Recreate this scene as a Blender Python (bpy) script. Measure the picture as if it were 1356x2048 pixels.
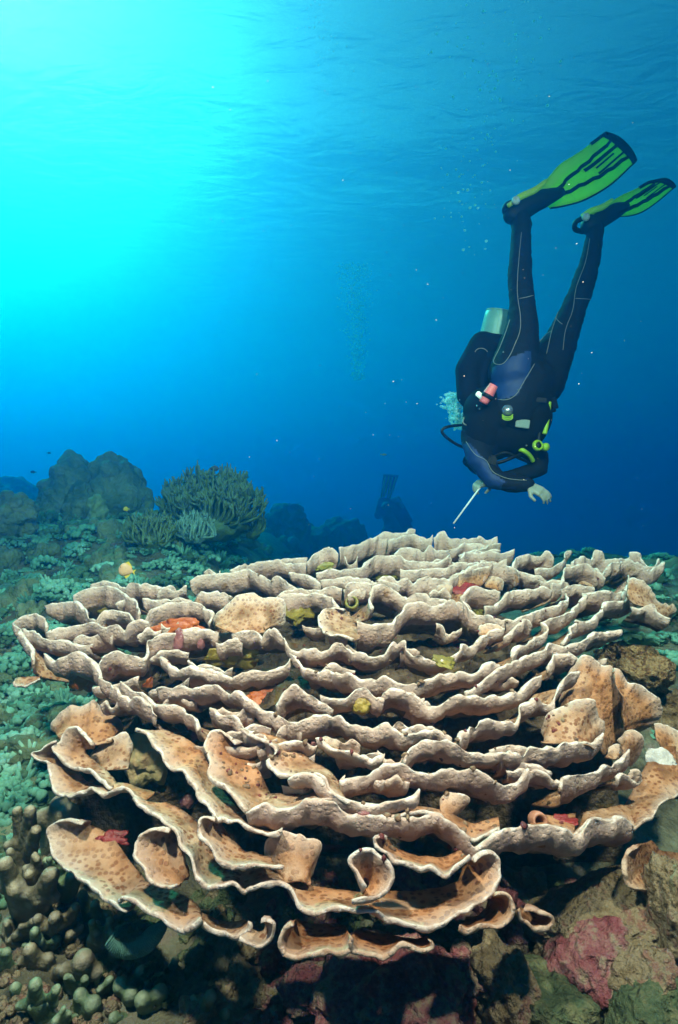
import bpy, bmesh, math, random
import numpy as np
from mathutils import Vector, Matrix

for o in list(bpy.data.objects):
    bpy.data.objects.remove(o, do_unlink=True)
scene = bpy.context.scene
COL = scene.collection

# ------------------------------------------------------------------ camera
LENS_PX = 1137.0           # focal length in pixels of the 1356 x 2048 photograph
CX, CY = 678.0, 1024.0
CAM_Z = 1.0
cam_data = bpy.data.cameras.new('camera')
cam_data.sensor_width = 36.0
cam_data.lens = 36.0 * LENS_PX / 2048.0
cam_data.clip_start = 0.02
cam_data.clip_end = 2000.0
camera = bpy.data.objects.new('camera', cam_data)
camera.location = (0, 0, CAM_Z)
camera.rotation_euler = (math.radians(90), 0, 0)
COL.objects.link(camera)
scene.camera = camera

# ------------------------------------------------------------------ daylight from above the water
SUN_ELEV = math.radians(37.0)
SUN_AZ = math.radians(-36.0)          # left of the view direction (+Y)
sun_dir = Vector((math.sin(SUN_AZ) * math.cos(SUN_ELEV), math.cos(SUN_AZ) * math.cos(SUN_ELEV), math.sin(SUN_ELEV)))
world = bpy.data.worlds.new('World')
scene.world = world
world.use_nodes = True
wn = world.node_tree
wn.nodes.clear()
sky = wn.nodes.new('ShaderNodeTexSky')
sky.sky_type = 'NISHITA'
sky.sun_disc = False
sky.sun_elevation = SUN_ELEV
sky.sun_rotation = SUN_AZ
sky.dust_density = 4.0
sky.altitude = 0
bg = wn.nodes.new('ShaderNodeBackground')
bg.inputs['Strength'].default_value = 0.11
wo = wn.nodes.new('ShaderNodeOutputWorld')
wn.links.new(sky.outputs[0], bg.inputs[0])
wn.links.new(bg.outputs[0], wo.inputs[0])
sun_data = bpy.data.lights.new('sun', 'SUN')
sun_data.energy = 5.0
sun_data.angle = math.radians(0.6)
sun_data.color = (1.0, 0.94, 0.66)
sun = bpy.data.objects.new('sun', sun_data)
sun.rotation_euler = sun_dir.to_track_quat('Z', 'Y').to_euler()
sun.location = (-8, 12, 12)
COL.objects.link(sun)

# the photographer's two flash heads, held out above both sides of the camera
def strobe(loc, target, energy):
    ld = bpy.data.lights.new('camera_flash', 'SPOT')
    ld.energy = energy
    ld.color = (1.0, 0.465, 0.345)
    ld.shadow_soft_size = 0.06
    ld.spot_size = math.radians(118)
    ld.spot_blend = 1.0
    lo = bpy.data.objects.new('camera_flash', ld)
    lo.location = loc
    lo.rotation_euler = (Vector(loc) - Vector(target)).to_track_quat('Z', 'Y').to_euler()
    COL.objects.link(lo)
STROBE = 262.0
strobe((-0.60, 0.42, CAM_Z + 1.25), (-0.25, 1.85, CAM_Z - 0.15), STROBE)
strobe((0.70, 0.42, CAM_Z + 1.30), (0.45, 2.10, CAM_Z - 0.05), STROBE)

scene.view_settings.view_transform = 'Standard'
scene.view_settings.look = 'None'
scene.view_settings.exposure = 1.38
scene.view_settings.gamma = 1.0
scene.view_settings.use_curve_mapping = False
scene.cycles.use_denoising = True
scene.cycles.max_bounces = 8
scene.cycles.diffuse_bounces = 2
scene.cycles.glossy_bounces = 2
scene.cycles.transmission_bounces = 4
scene.cycles.volume_bounces = 4
scene.cycles.transparent_max_bounces = 8
scene.cycles.sample_clamp_indirect = 4.0
scene.cycles.use_adaptive_sampling = True
scene.cycles.adaptive_threshold = 0.02

# ------------------------------------------------------------------ helpers
rng = np.random.default_rng(7)
random.seed(7)

def px(x, y, d):
    """point at depth d (m) that lies on the photograph's line of sight x, y"""
    return Vector(((x - CX) / LENS_PX * d, d, CAM_Z + (CY - y) / LENS_PX * d))

def mesh_obj(name, verts, faces, mat, parent=None, smooth=True, attrs=None, link=True):
    me = bpy.data.meshes.new(name)
    verts = np.asarray(verts, dtype=np.float32)
    me.from_pydata(verts.tolist() if len(verts) < 4 else verts, [], faces)
    me.update()
    if smooth:
        me.polygons.foreach_set('use_smooth', np.ones(len(me.polygons), dtype=bool))
    if attrs:
        for k, a in attrs.items():
            a = np.asarray(a, dtype=np.float32)
            at = me.attributes.new(k, 'FLOAT', 'POINT')
            at.data.foreach_set('value', a.ravel())
    if mat is not None:
        for m in (mat if isinstance(mat, (list, tuple)) else [mat]):
            me.materials.append(m)
    o = bpy.data.objects.new(name, me)
    if link:
        COL.objects.link(o)
    if parent is not None:
        o.parent = parent
    return o

def tag(o, label=None, cat=None, group=None, kind=None):
    if label: o['label'] = label
    if cat: o['category'] = cat
    if group: o['group'] = group
    if kind: o['kind'] = kind
    return o

def empty(name, label, cat, group=None, loc=(0, 0, 0)):
    o = bpy.data.objects.new(name, None)
    o.empty_display_size = 0.05
    o.location = loc
    COL.objects.link(o)
    return tag(o, label, cat, group)

# smooth value noise in numpy (3-D lattice, trilinear with smoothstep)
_tab = rng.random(4096).astype(np.float32)
def vnoise(p, seed=0):
    p = np.asarray(p, dtype=np.float64)
    i = np.floor(p).astype(np.int64)
    f = p - i
    f = f * f * (3 - 2 * f)
    def h(a, b, c):
        n = (a * 73856093) ^ (b * 19349663) ^ (c * 83492791) ^ (seed * 2654435761)
        n = (n ^ (n >> 13)) * 1274126177
        return _tab[(n ^ (n >> 16)) & 4095]
    x, y, z = i[..., 0], i[..., 1], i[..., 2]
    fx, fy, fz = f[..., 0], f[..., 1], f[..., 2]
    def lx(b, c): return h(x, b, c) * (1 - fx) + h(x + 1, b, c) * fx
    v0 = lx(y, z) * (1 - fy) + lx(y + 1, z) * fy
    v1 = lx(y, z + 1) * (1 - fy) + lx(y + 1, z + 1) * fy
    return (v0 * (1 - fz) + v1 * fz) * 2 - 1
def fbm(p, octaves=4, seed=0, gain=0.5):
    p = np.asarray(p, dtype=np.float64)
    s = 0; a = 1.0
    for k in range(octaves):
        s = s + a * vnoise(p * (2.03 ** k) + 17.3 * k, seed + k)
        a *= gain
    return s

def grid_faces(nu, nv, close_u=False):
    f = []
    for i in range(nu - (0 if close_u else 1)):
        a = i * nv; b = ((i + 1) % nu) * nv
        for j in range(nv - 1):
            f.append((a + j, b + j, b + j + 1, a + j + 1))
    return f

def resample(pts, n):
    """Catmull-Rom through pts (k x 3 array), n points evenly spaced by length"""
    P = np.asarray(pts, dtype=np.float64)
    if len(P) == 2:
        t = np.linspace(0, 1, n)[:, None]
        return P[0] * (1 - t) + P[1] * t
    Q = np.vstack([2 * P[0] - P[1], P, 2 * P[-1] - P[-2]])
    out = []
    for i in range(1, len(Q) - 2):
        p0, p1, p2, p3 = Q[i - 1], Q[i], Q[i + 1], Q[i + 2]
        t = np.linspace(0, 1, 12, endpoint=False)[:, None]
        out.append(0.5 * ((2 * p1) + (-p0 + p2) * t + (2 * p0 - 5 * p1 + 4 * p2 - p3) * t ** 2 + (-p0 + 3 * p1 - 3 * p2 + p3) * t ** 3))
    C = np.vstack(out + [P[-1:]])
    s = np.concatenate([[0], np.cumsum(np.linalg.norm(np.diff(C, axis=0), axis=1))])
    t = np.linspace(0, s[-1], n)
    return np.stack([np.interp(t, s, C[:, k]) for k in range(3)], 1)

def tube_geo(pts, radii, sides=8, cap=True, n=None):
    """swept round tube along a polyline with a radius per point -> verts, faces"""
    P = np.asarray([tuple(p) for p in pts], dtype=np.float64)
    R = np.asarray(radii if hasattr(radii, '__len__') else [radii] * len(P), dtype=np.float64)
    if n:
        t0 = np.linspace(0, 1, len(P)); P2 = resample(P, n); R = np.interp(np.linspace(0, 1, n), t0, R); P = P2
    T = np.gradient(P, axis=0)
    T /= np.linalg.norm(T, axis=1)[:, None] + 1e-12
    up = np.array([0, 0, 1.0]) if abs(T[0][2]) < 0.9 else np.array([1.0, 0, 0])
    V = []
    nrm = np.cross(T[0], up); nrm /= np.linalg.norm(nrm)
    for i in range(len(P)):
        nrm = nrm - T[i] * nrm.dot(T[i]); nrm /= np.linalg.norm(nrm) + 1e-12
        b = np.cross(T[i], nrm)
        for k in range(sides):
            a = 2 * math.pi * k / sides
            V.append(P[i] + R[i] * (math.cos(a) * nrm + math.sin(a) * b))
    F = []
    for i in range(len(P) - 1):
        for k in range(sides):
            k2 = (k + 1) % sides
            F.append((i * sides + k, i * sides + k2, (i + 1) * sides + k2, (i + 1) * sides + k))
    if cap:
        F.append(tuple(range(sides - 1, -1, -1)))
        m = (len(P) - 1) * sides
        F.append(tuple(range(m, m + sides)))
    return V, F

class Geo:
    """collects several pieces of one part"""
    def __init__(s): s.v = []; s.f = []; s.m = []
    def add(s, v, f, m=0):
        b = len(s.v); s.v += [tuple(p) for p in v]; s.f += [tuple(i + b for i in q) for q in f]; s.m += [m] * len(f); return s
    def tube(s, pts, r, sides=8, n=None, m=0): return s.add(*tube_geo(pts, r, sides, True, n), m)
    def build(s, name, mat, parent=None, smooth=True):
        o = mesh_obj(name, s.v, s.f, mat, parent, smooth)
        if any(s.m): o.data.polygons.foreach_set('material_index', np.array(s.m, dtype=np.int32))
        return o

def ico(sub=2):
    bm = bmesh.new(); bmesh.ops.create_icosphere(bm, subdivisions=sub, radius=1.0)
    v = np.array([x.co[:] for x in bm.verts]); f = [tuple(q.index for q in p.verts) for p in bm.faces]
    bm.free(); return v, f
ICO = {k: ico(k) for k in (1, 2, 3, 4, 5)}

# ------------------------------------------------------------------ node material helper
def mat_new(name):
    m = bpy.data.materials.new(name); m.use_nodes = True
    nt = m.node_tree; nt.nodes.clear()
    out = nt.nodes.new('ShaderNodeOutputMaterial')
    return m, nt, out
def N(nt, t, **kw):
    n = nt.nodes.new(t)
    for k, v in kw.items():
        if k in n.inputs: n.inputs[k].default_value = v
        else: setattr(n, k, v)
    return n
def ramp(nt, stops):
    r = nt.nodes.new('ShaderNodeValToRGB')
    e = r.color_ramp.elements
    while len(e) < len(stops): e.new(0.5)
    for el, (p, c) in zip(e, stops):
        el.position = p; el.color = (*c, 1) if len(c) == 3 else c
    return r
def mottled(name, stops, scale=20, rough=0.8, bump=0.4, bscale=None, detail=6, dist=0.01, spec=0.25, nr=0.62):
    """colour from fractal noise in object space, with relief"""
    m, nt, out = mat_new(name)
    tc = N(nt, 'ShaderNodeTexCoord')
    n1 = N(nt, 'ShaderNodeTexNoise', Scale=scale, Detail=detail, Roughness=nr)
    r = ramp(nt, stops)
    n2 = N(nt, 'ShaderNodeTexNoise', Scale=bscale or scale * 3, Detail=5)
    b = N(nt, 'ShaderNodeBump', Strength=bump, Distance=dist)
    p = N(nt, 'ShaderNodeBsdfPrincipled', Roughness=rough)
    p.inputs['Specular IOR Level'].default_value = spec
    L = nt.links.new
    L(tc.outputs['Object'], n1.inputs['Vector']); L(tc.outputs['Object'], n2.inputs['Vector'])
    L(n1.outputs[0], r.inputs[0]); L(r.outputs[0], p.inputs['Base Color'])
    L(n2.outputs[0], b.inputs['Height']); L(b.outputs[0], p.inputs['Normal'])
    L(p.outputs[0], out.inputs[0])
    return m
def plain(name, col, rough=0.5, spec=0.4, metal=0, bump=0.0, bscale=200):
    m, nt, out = mat_new(name)
    p = N(nt, 'ShaderNodeBsdfPrincipled', Roughness=rough, Metallic=metal)
    p.inputs['Specular IOR Level'].default_value = spec
    tc = N(nt, 'ShaderNodeTexCoord')
    n1 = N(nt, 'ShaderNodeTexNoise', Scale=bscale * 0.15, Detail=4)
    mx = N(nt, 'ShaderNodeMix', data_type='RGBA', blend_type='MULTIPLY')
    mx.inputs[0].default_value = 0.5
    mx.inputs[6].default_value = (*col, 1)
    r = ramp(nt, [(0.3, (0.65, 0.65, 0.65)), (0.7, (1, 1, 1))])
    L = nt.links.new
    L(tc.outputs['Object'], n1.inputs['Vector']); L(n1.outputs[0], r.inputs[0]); L(r.outputs[0], mx.inputs[7])
    L(mx.outputs[2], p.inputs['Base Color'])
    if bump:
        n2 = N(nt, 'ShaderNodeTexNoise', Scale=bscale, Detail=3)
        b = N(nt, 'ShaderNodeBump', Strength=bump, Distance=0.003)
        L(tc.outputs['Object'], n2.inputs['Vector']); L(n2.outputs[0], b.inputs['Height']); L(b.outputs[0], p.inputs['Normal'])
    L(p.outputs[0], out.inputs[0])
    return m

# ------------------------------------------------------------------ water: rippled surface overhead and the water itself
SURF = CAM_Z + 6.5
def build_surface():
    n = 260
    # finer towards the camera side of the sheet
    u = np.linspace(-1, 1, n)
    xs = np.sign(u) * (np.abs(u) ** 1.7) * 90
    v = np.linspace(-1, 1, n)
    ys = np.sign(v) * (np.abs(v) ** 1.7) * 90 + 6
    X, Y = np.meshgrid(xs, ys, indexing='ij')
    P = np.stack([X, Y, np.zeros_like(X)], -1)
    Z = SURF + 0.12 + 0.05 * fbm(P * np.array([0.35, 0.7, 1]), 3, 5)
    V = np.stack([X, Y, Z], -1).reshape(-1, 3)
    m, nt, out = mat_new('water_surface')
    L = nt.links.new
    tc = N(nt, 'ShaderNodeTexCoord')
    mp = N(nt, 'ShaderNodeMapping'); mp.inputs['Scale'].default_value = (0.8, 1.7, 1); mp.inputs['Rotation'].default_value = (0, 0, math.radians(20))
    n1 = N(nt, 'ShaderNodeTexNoise', Scale=1.3, Detail=5, Roughness=0.55, Distortion=0.8)
    b = N(nt, 'ShaderNodeBump', Strength=1.0, Distance=0.045)
    fr = N(nt, 'ShaderNodeFresnel', IOR=1.18)
    tr = N(nt, 'ShaderNodeBsdfTransparent')
    gl = N(nt, 'ShaderNodeBsdfGlossy', Roughness=0.2)
    mx = N(nt, 'ShaderNodeMixShader')
    L(tc.outputs['Object'], mp.inputs[0]); L(mp.outputs[0], n1.inputs['Vector']); L(n1.outputs[0], b.inputs['Height'])
    L(b.outputs[0], fr.inputs['Normal']); L(b.outputs[0], gl.inputs['Normal'])
    fm = N(nt, 'ShaderNodeMath', operation='MULTIPLY_ADD'); fm.inputs[1].default_value = 0.14; fm.inputs[2].default_value = 0.66
    L(fr.outputs[0], fm.inputs[0]); L(fm.outputs[0], mx.inputs[0]); L(tr.outputs[0], mx.inputs[1]); L(gl.outputs[0], mx.inputs[2]); L(mx.outputs[0], out.inputs[0])
    o = mesh_obj('water_surface', V, grid_faces(n, n), m)
    tag(o, kind='structure')
build_surface()

def build_haze(bottom):
    s = 85.0
    x0, x1, y0, y1, z0, z1 = -s, s, -s + 20, s + 20, bottom, SURF
    V = [(x, y, z) for x in (x0, x1) for y in (y0, y1) for z in (z0, z1)]
    F = [(0, 1, 3, 2), (4, 6, 7, 5), (0, 4, 5, 1), (2, 3, 7, 6), (0, 2, 6, 4), (1, 5, 7, 3)]
    m, nt, out = mat_new('sea_water')
    pv = N(nt, 'ShaderNodeVolumePrincipled')
    pv.inputs['Color'].default_value = HAZE_COL
    pv.inputs['Absorption Color'].default_value = HAZE_ABS
    pv.inputs['Density'].default_value = HAZE_D
    pv.inputs['Anisotropy'].default_value = HAZE_G
    nt.links.new(pv.outputs[0], out.inputs['Volume'])
    o = mesh_obj('haze', V, F, m, smooth=False)
    tag(o, kind='stuff', label='clear blue sea water fading far things')
HAZE_COL = (0.0, 0.076, 0.200, 1)
HAZE_ABS = (0.0, 0.71, 0.858, 1)
HAZE_D = 0.30
HAZE_G = 0.81
build_haze(-7.0)

# ------------------------------------------------------------------ seabed
def sstep(a, b, x):
    t = np.clip((x - a) / (b - a), 0, 1)
    return t * t * (3 - 2 * t)
def ground_z(x, y):
    x = np.asarray(x, float); y = np.asarray(y, float)
    z = 0.20 + 0.30 * sstep(0.9, 2.6, y)
    z = z + 0.40 * sstep(-0.40, -1.15, x) * sstep(1.9, 3.6, y)
    z = z - 0.55 * sstep(4.0, 8.0, y) * sstep(-2.5, 0.5, x) - 0.10 * sstep(5, 12, y)
    z = z + 0.16 * sstep(0.95, 1.6, x) * sstep(1.6, 2.8, y) * (1 - sstep(4, 6, y))
    z = z - 1.2 * sstep(8, 40, y) - 1.0 * sstep(2.5, 9, x)
    P = np.stack([x, y, np.zeros_like(x)], -1)
    return z + 0.07 * fbm(P * 1.7, 4, 11) * sstep(0.3, 1.2, y) + 0.022 * fbm(P * 9, 3, 21)
def build_ground():
    def axis(lo, hi, c, n, p):
        u = np.linspace(-1, 1, n); s = np.sign(u) * np.abs(u) ** p
        return np.where(s < 0, c + s * (c - lo), c + s * (hi - c))
    xs = axis(-80, 80, 0, 300, 3.0); ys = axis(-60, 100, 1.6, 320, 3.0)
    X, Y = np.meshgrid(xs, ys, indexing='ij')
    V = np.stack([X, Y, ground_z(X, Y)], -1).reshape(-1, 3)
    m = mottled('seabed_rock', [(0.30, (0.03, 0.03, 0.02)), (0.45, (0.10, 0.09, 0.06)), (0.58, (0.15, 0.15, 0.10)), (0.72, (0.20, 0.14, 0.13))], scale=9, bump=0.9, bscale=45, dist=0.03)
    o = mesh_obj('seabed', V, grid_faces(len(xs), len(ys)), m)
    tag(o, kind='structure')
    return o
seabed = build_ground()

from mathutils.bvhtree import BVHTree
def bvh_of(objs):
    V = []; F = []
    for o in objs:
        mw = o.matrix_world; b = len(V)
        n = len(o.data.vertices); co = np.empty(n * 3, np.float32); o.data.vertices.foreach_get('co', co)
        V += [Vector(c) for c in co.reshape(-1, 3).tolist()]
        F += [tuple(i + b for i in p.vertices) for p in o.data.polygons]
    return BVHTree.FromPolygons(V, F)
CAMP = Vector((0, 0, CAM_Z))
def hit(bvh, x, y):
    """where the line of sight through photograph point x, y meets the geometry"""
    d = (px(x, y, 1.0) - CAMP).normalized()
    loc, nrm, idx, dist = bvh.ray_cast(CAMP, d)
    if loc is not None and nrm.dot(d) > 0: nrm = -nrm
    return loc, nrm
ground_bvh = bvh_of([seabed])

# ------------------------------------------------------------------ the big lettuce coral
CROP = {'A': (380, 1050, 2.187), 'B': (0, 1160, 2.948), 'C': (900, 1100, 2.974), 'D': (380, 1440, 2.187), 'E': (0, 1600, 2.712),
        'G': (460, 1640, 1.5134), 'H': (1056, 1440, 4.52), 'I': (0, 1380, 5.215), 'K': (600, 1050, 3.39), 'R': (1200, 1100, 5.122)}
def P(*runs):
    """'K 905,95 975,45' -> photograph pixels"""
    out = []
    for r in runs:
        k, *pts = r.split()
        ox, oy, s = CROP[k]
        out += [(ox + float(p.split(',')[0]) / s, oy + float(p.split(',')[1]) / s) for p in pts]
    return out
_py = [1040, 1060, 1120, 1235, 1350, 1480, 1600, 1700, 1850, 1960, 2050]
_pd = [2.40, 2.28, 1.92, 1.50, 1.24, 1.05, 0.93, 0.86, 0.79, 0.765, 0.75]
def mound(x, y):
    x = np.asarray(x, float); y = np.asarray(y, float)
    d = np.interp(y, _py, _pd)
    return d + 0.20 * np.clip(np.abs(x - 690) / 660, 0, 1.1) ** 2 * (0.25 + 0.75 * sstep(1250, 1600, y))
def to3(pts, d):
    pts = np.asarray(pts, float)
    return np.stack([(pts[:, 0] - CX) / LENS_PX * d, d, CAM_Z + (CY - pts[:, 1]) / LENS_PX * d], 1)
def smooth1(a, k):
    if k < 1: return a
    ker = np.exp(-0.5 * (np.arange(-3 * k, 3 * k + 1) / k) ** 2); ker /= ker.sum()
    return np.convolve(np.pad(a, 3 * k, mode='edge'), ker, mode='valid')
def res2(pts, n):
    q = resample(np.c_[np.asarray(pts, float), np.zeros(len(pts))], n)
    return q[:, :2]

def coral_material():
    m, nt, out = mat_new('lettuce_coral_skin')
    L = nt.links.new
    def attr(n):
        a = N(nt, 'ShaderNodeAttribute'); a.attribute_name = n; return a.outputs['Fac']
    edge, inner, tone = attr('edge'), attr('inner'), attr('tone')
    geo = N(nt, 'ShaderNodeNewGeometry')
    pos = geo.outputs['Position']
    # outer (under) side: pinkish cream with faint blotches
    n1 = N(nt, 'ShaderNodeTexNoise', Scale=16, Detail=6, Roughness=0.6); L(pos, n1.inputs['Vector'])
    outer = ramp(nt, [(0.30, (0.19, 0.11, 0.085)), (0.50, (0.37, 0.24, 0.195)), (0.70, (0.48, 0.345, 0.29))]); L(n1.outputs[0], outer.inputs[0])
    # inner (upper) side: tan with round orange-brown polyp spots
    n2 = N(nt, 'ShaderNodeTexNoise', Scale=24, Detail=5); L(pos, n2.inputs['Vector'])
    inn = ramp(nt, [(0.32, (0.17, 0.10, 0.055)), (0.5, (0.33, 0.21, 0.13)), (0.68, (0.40, 0.30, 0.22))]); L(n2.outputs[0], inn.inputs[0])
    n3 = N(nt, 'ShaderNodeTexNoise', Scale=5, Detail=3); L(pos, n3.inputs['Vector'])
    warm = ramp(nt, [(0.40, (1, 1, 1)), (0.60, (1.0, 0.62, 0.32))]); L(n3.outputs[0], warm.inputs[0])
    mw = N(nt, 'ShaderNodeMix', data_type='RGBA', blend_type='MULTIPLY'); mw.inputs[0].default_value = 0.65
    L(inn.outputs[0], mw.inputs[6]); L(warm.outputs[0], mw.inputs[7])
    vo = N(nt, 'ShaderNodeTexVoronoi', Scale=92, Randomness=0.75); L(pos, vo.inputs['Vector'])
    sp = ramp(nt, [(0.30, (1, 1, 1)), (0.44, (0, 0, 0))]); L(vo.outputs['Distance'], sp.inputs[0])
    sm = N(nt, 'ShaderNodeMath', operation='MULTIPLY'); sm.inputs[1].default_value = 0.85; L(sp.outputs[0], sm.inputs[0])
    n7 = N(nt, 'ShaderNodeTexNoise', Scale=13, Detail=4); L(pos, n7.inputs['Vector'])
    pr = ramp(nt, [(0.36, (0.45, 0.45, 0.45)), (0.56, (1, 1, 1))]); L(n7.outputs[0], pr.inputs[0])
    sm2 = N(nt, 'ShaderNodeMath', operation='MULTIPLY'); L(sm.outputs[0], sm2.inputs[0]); L(pr.outputs[0], sm2.inputs[1])
    ms = N(nt, 'ShaderNodeMix', data_type='RGBA'); L(sm2.outputs[0], ms.inputs[0]); L(mw.outputs[2], ms.inputs[6]); ms.inputs[7].default_value = (0.15, 0.055, 0.02, 1)
    side = N(nt, 'ShaderNodeMix', data_type='RGBA'); L(inner, side.inputs[0]); L(outer.outputs[0], side.inputs[6]); L(ms.outputs[2], side.inputs[7])
    # algae and sponge well inside the rim, colours darkened as recess shade
    n4 = N(nt, 'ShaderNodeTexNoise', Scale=7, Detail=7, Roughness=0.65); L(pos, n4.inputs['Vector'])
    old = N(nt, 'ShaderNodeMapRange'); old.inputs['From Min'].default_value = 0.035; old.inputs['From Max'].default_value = 0.09; L(edge, old.inputs['Value'])
    oldm = N(nt, 'ShaderNodeMath', operation='MULTIPLY_ADD'); oldm.inputs[1].default_value = 0.55; L(old.outputs[0], oldm.inputs[0]); L(n4.outputs[0], oldm.inputs[2])
    oldr = ramp(nt, [(0.78, (0, 0, 0)), (0.90, (1, 1, 1))]); L(oldm.outputs[0], oldr.inputs[0])
    inv = N(nt, 'ShaderNodeMath', operation='SUBTRACT'); inv.inputs[0].default_value = 1.0; L(inner, inv.inputs[1])
    oldf = N(nt, 'ShaderNodeMath', operation='MULTIPLY'); L(oldr.outputs[0], oldf.inputs[0]); L(inv.outputs[0], oldf.inputs[1])
    n5 = N(nt, 'ShaderNodeTexNoise', Scale=11, Detail=6, Roughness=0.7); L(pos, n5.inputs['Vector'])
    alg_shade = ramp(nt, [(0.30, (0.03, 0.008, 0.008)), (0.42, (0.06, 0.03, 0.012)), (0.52, (0.13, 0.085, 0.02)), (0.60, (0.15, 0.11, 0.07)), (0.70, (0.13, 0.022, 0.018))]); L(n5.outputs[0], alg_shade.inputs[0])
    body = N(nt, 'ShaderNodeMix', data_type='RGBA'); L(oldf.outputs[0], body.inputs[0]); L(side.outputs[2], body.inputs[6]); L(alg_shade.outputs[0], body.inputs[7])
    # pale growing margin along the rim
    n6 = N(nt, 'ShaderNodeTexNoise', Scale=60, Detail=3); L(pos, n6.inputs['Vector'])
    ed = N(nt, 'ShaderNodeMath', operation='MULTIPLY_ADD'); ed.inputs[1].default_value = 0.010; L(n6.outputs[0], ed.inputs[0]); L(edge, ed.inputs[2])
    def margin(lo, hi, top):
        er = N(nt, 'ShaderNodeMapRange'); er.inputs['From Min'].default_value = lo; er.inputs['From Max'].default_value = hi
        er.inputs['To Min'].default_value = top; er.inputs['To Max'].default_value = 0.0
        L(ed.outputs[0], er.inputs['Value']); return er.outputs[0]
    mg = N(nt, 'ShaderNodeMath', operation='MAXIMUM'); L(margin(0.0045, 0.0068, 0.95), mg.inputs[0]); L(margin(0.006, 0.034, 0.45), mg.inputs[1])
    rim = N(nt, 'ShaderNodeMix', data_type='RGBA'); L(mg.outputs[0], rim.inputs[0]); L(body.outputs[2], rim.inputs[6]); rim.inputs[7].default_value = (0.55, 0.51, 0.47, 1)
    tn = N(nt, 'ShaderNodeMix', data_type='RGBA', blend_type='MULTIPLY'); tn.inputs[0].default_value = 1.0
    tr = ramp(nt, [(0.0, (0.80, 0.62, 0.48)), (0.5, (1, 1, 1)), (1.0, (1.0, 1.0, 1.0))]); L(tone, tr.inputs[0])
    L(rim.outputs[2], tn.inputs[6]); L(tr.outputs[0], tn.inputs[7])
    b1 = N(nt, 'ShaderNodeTexNoise', Scale=110, Detail=5, Roughness=0.65); L(pos, b1.inputs['Vector'])
    bs = N(nt, 'ShaderNodeMath', operation='MULTIPLY_ADD'); bs.inputs[1].default_value = 0.35; L(sp.outputs[0], bs.inputs[0]); L(b1.outputs[0], bs.inputs[2])
    b = N(nt, 'ShaderNodeBump', Strength=0.55, Distance=0.007); L(bs.outputs[0], b.inputs['Height'])
    p = N(nt, 'ShaderNodeBsdfPrincipled', Roughness=0.78); p.inputs['Specular IOR Level'].default_value = 0.22
    L(tn.outputs[2], p.inputs['Base Color']); L(b.outputs[0], p.inputs['Normal']); L(p.outputs[0], out.inputs[0])
    return m
CORAL = coral_material()

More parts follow.
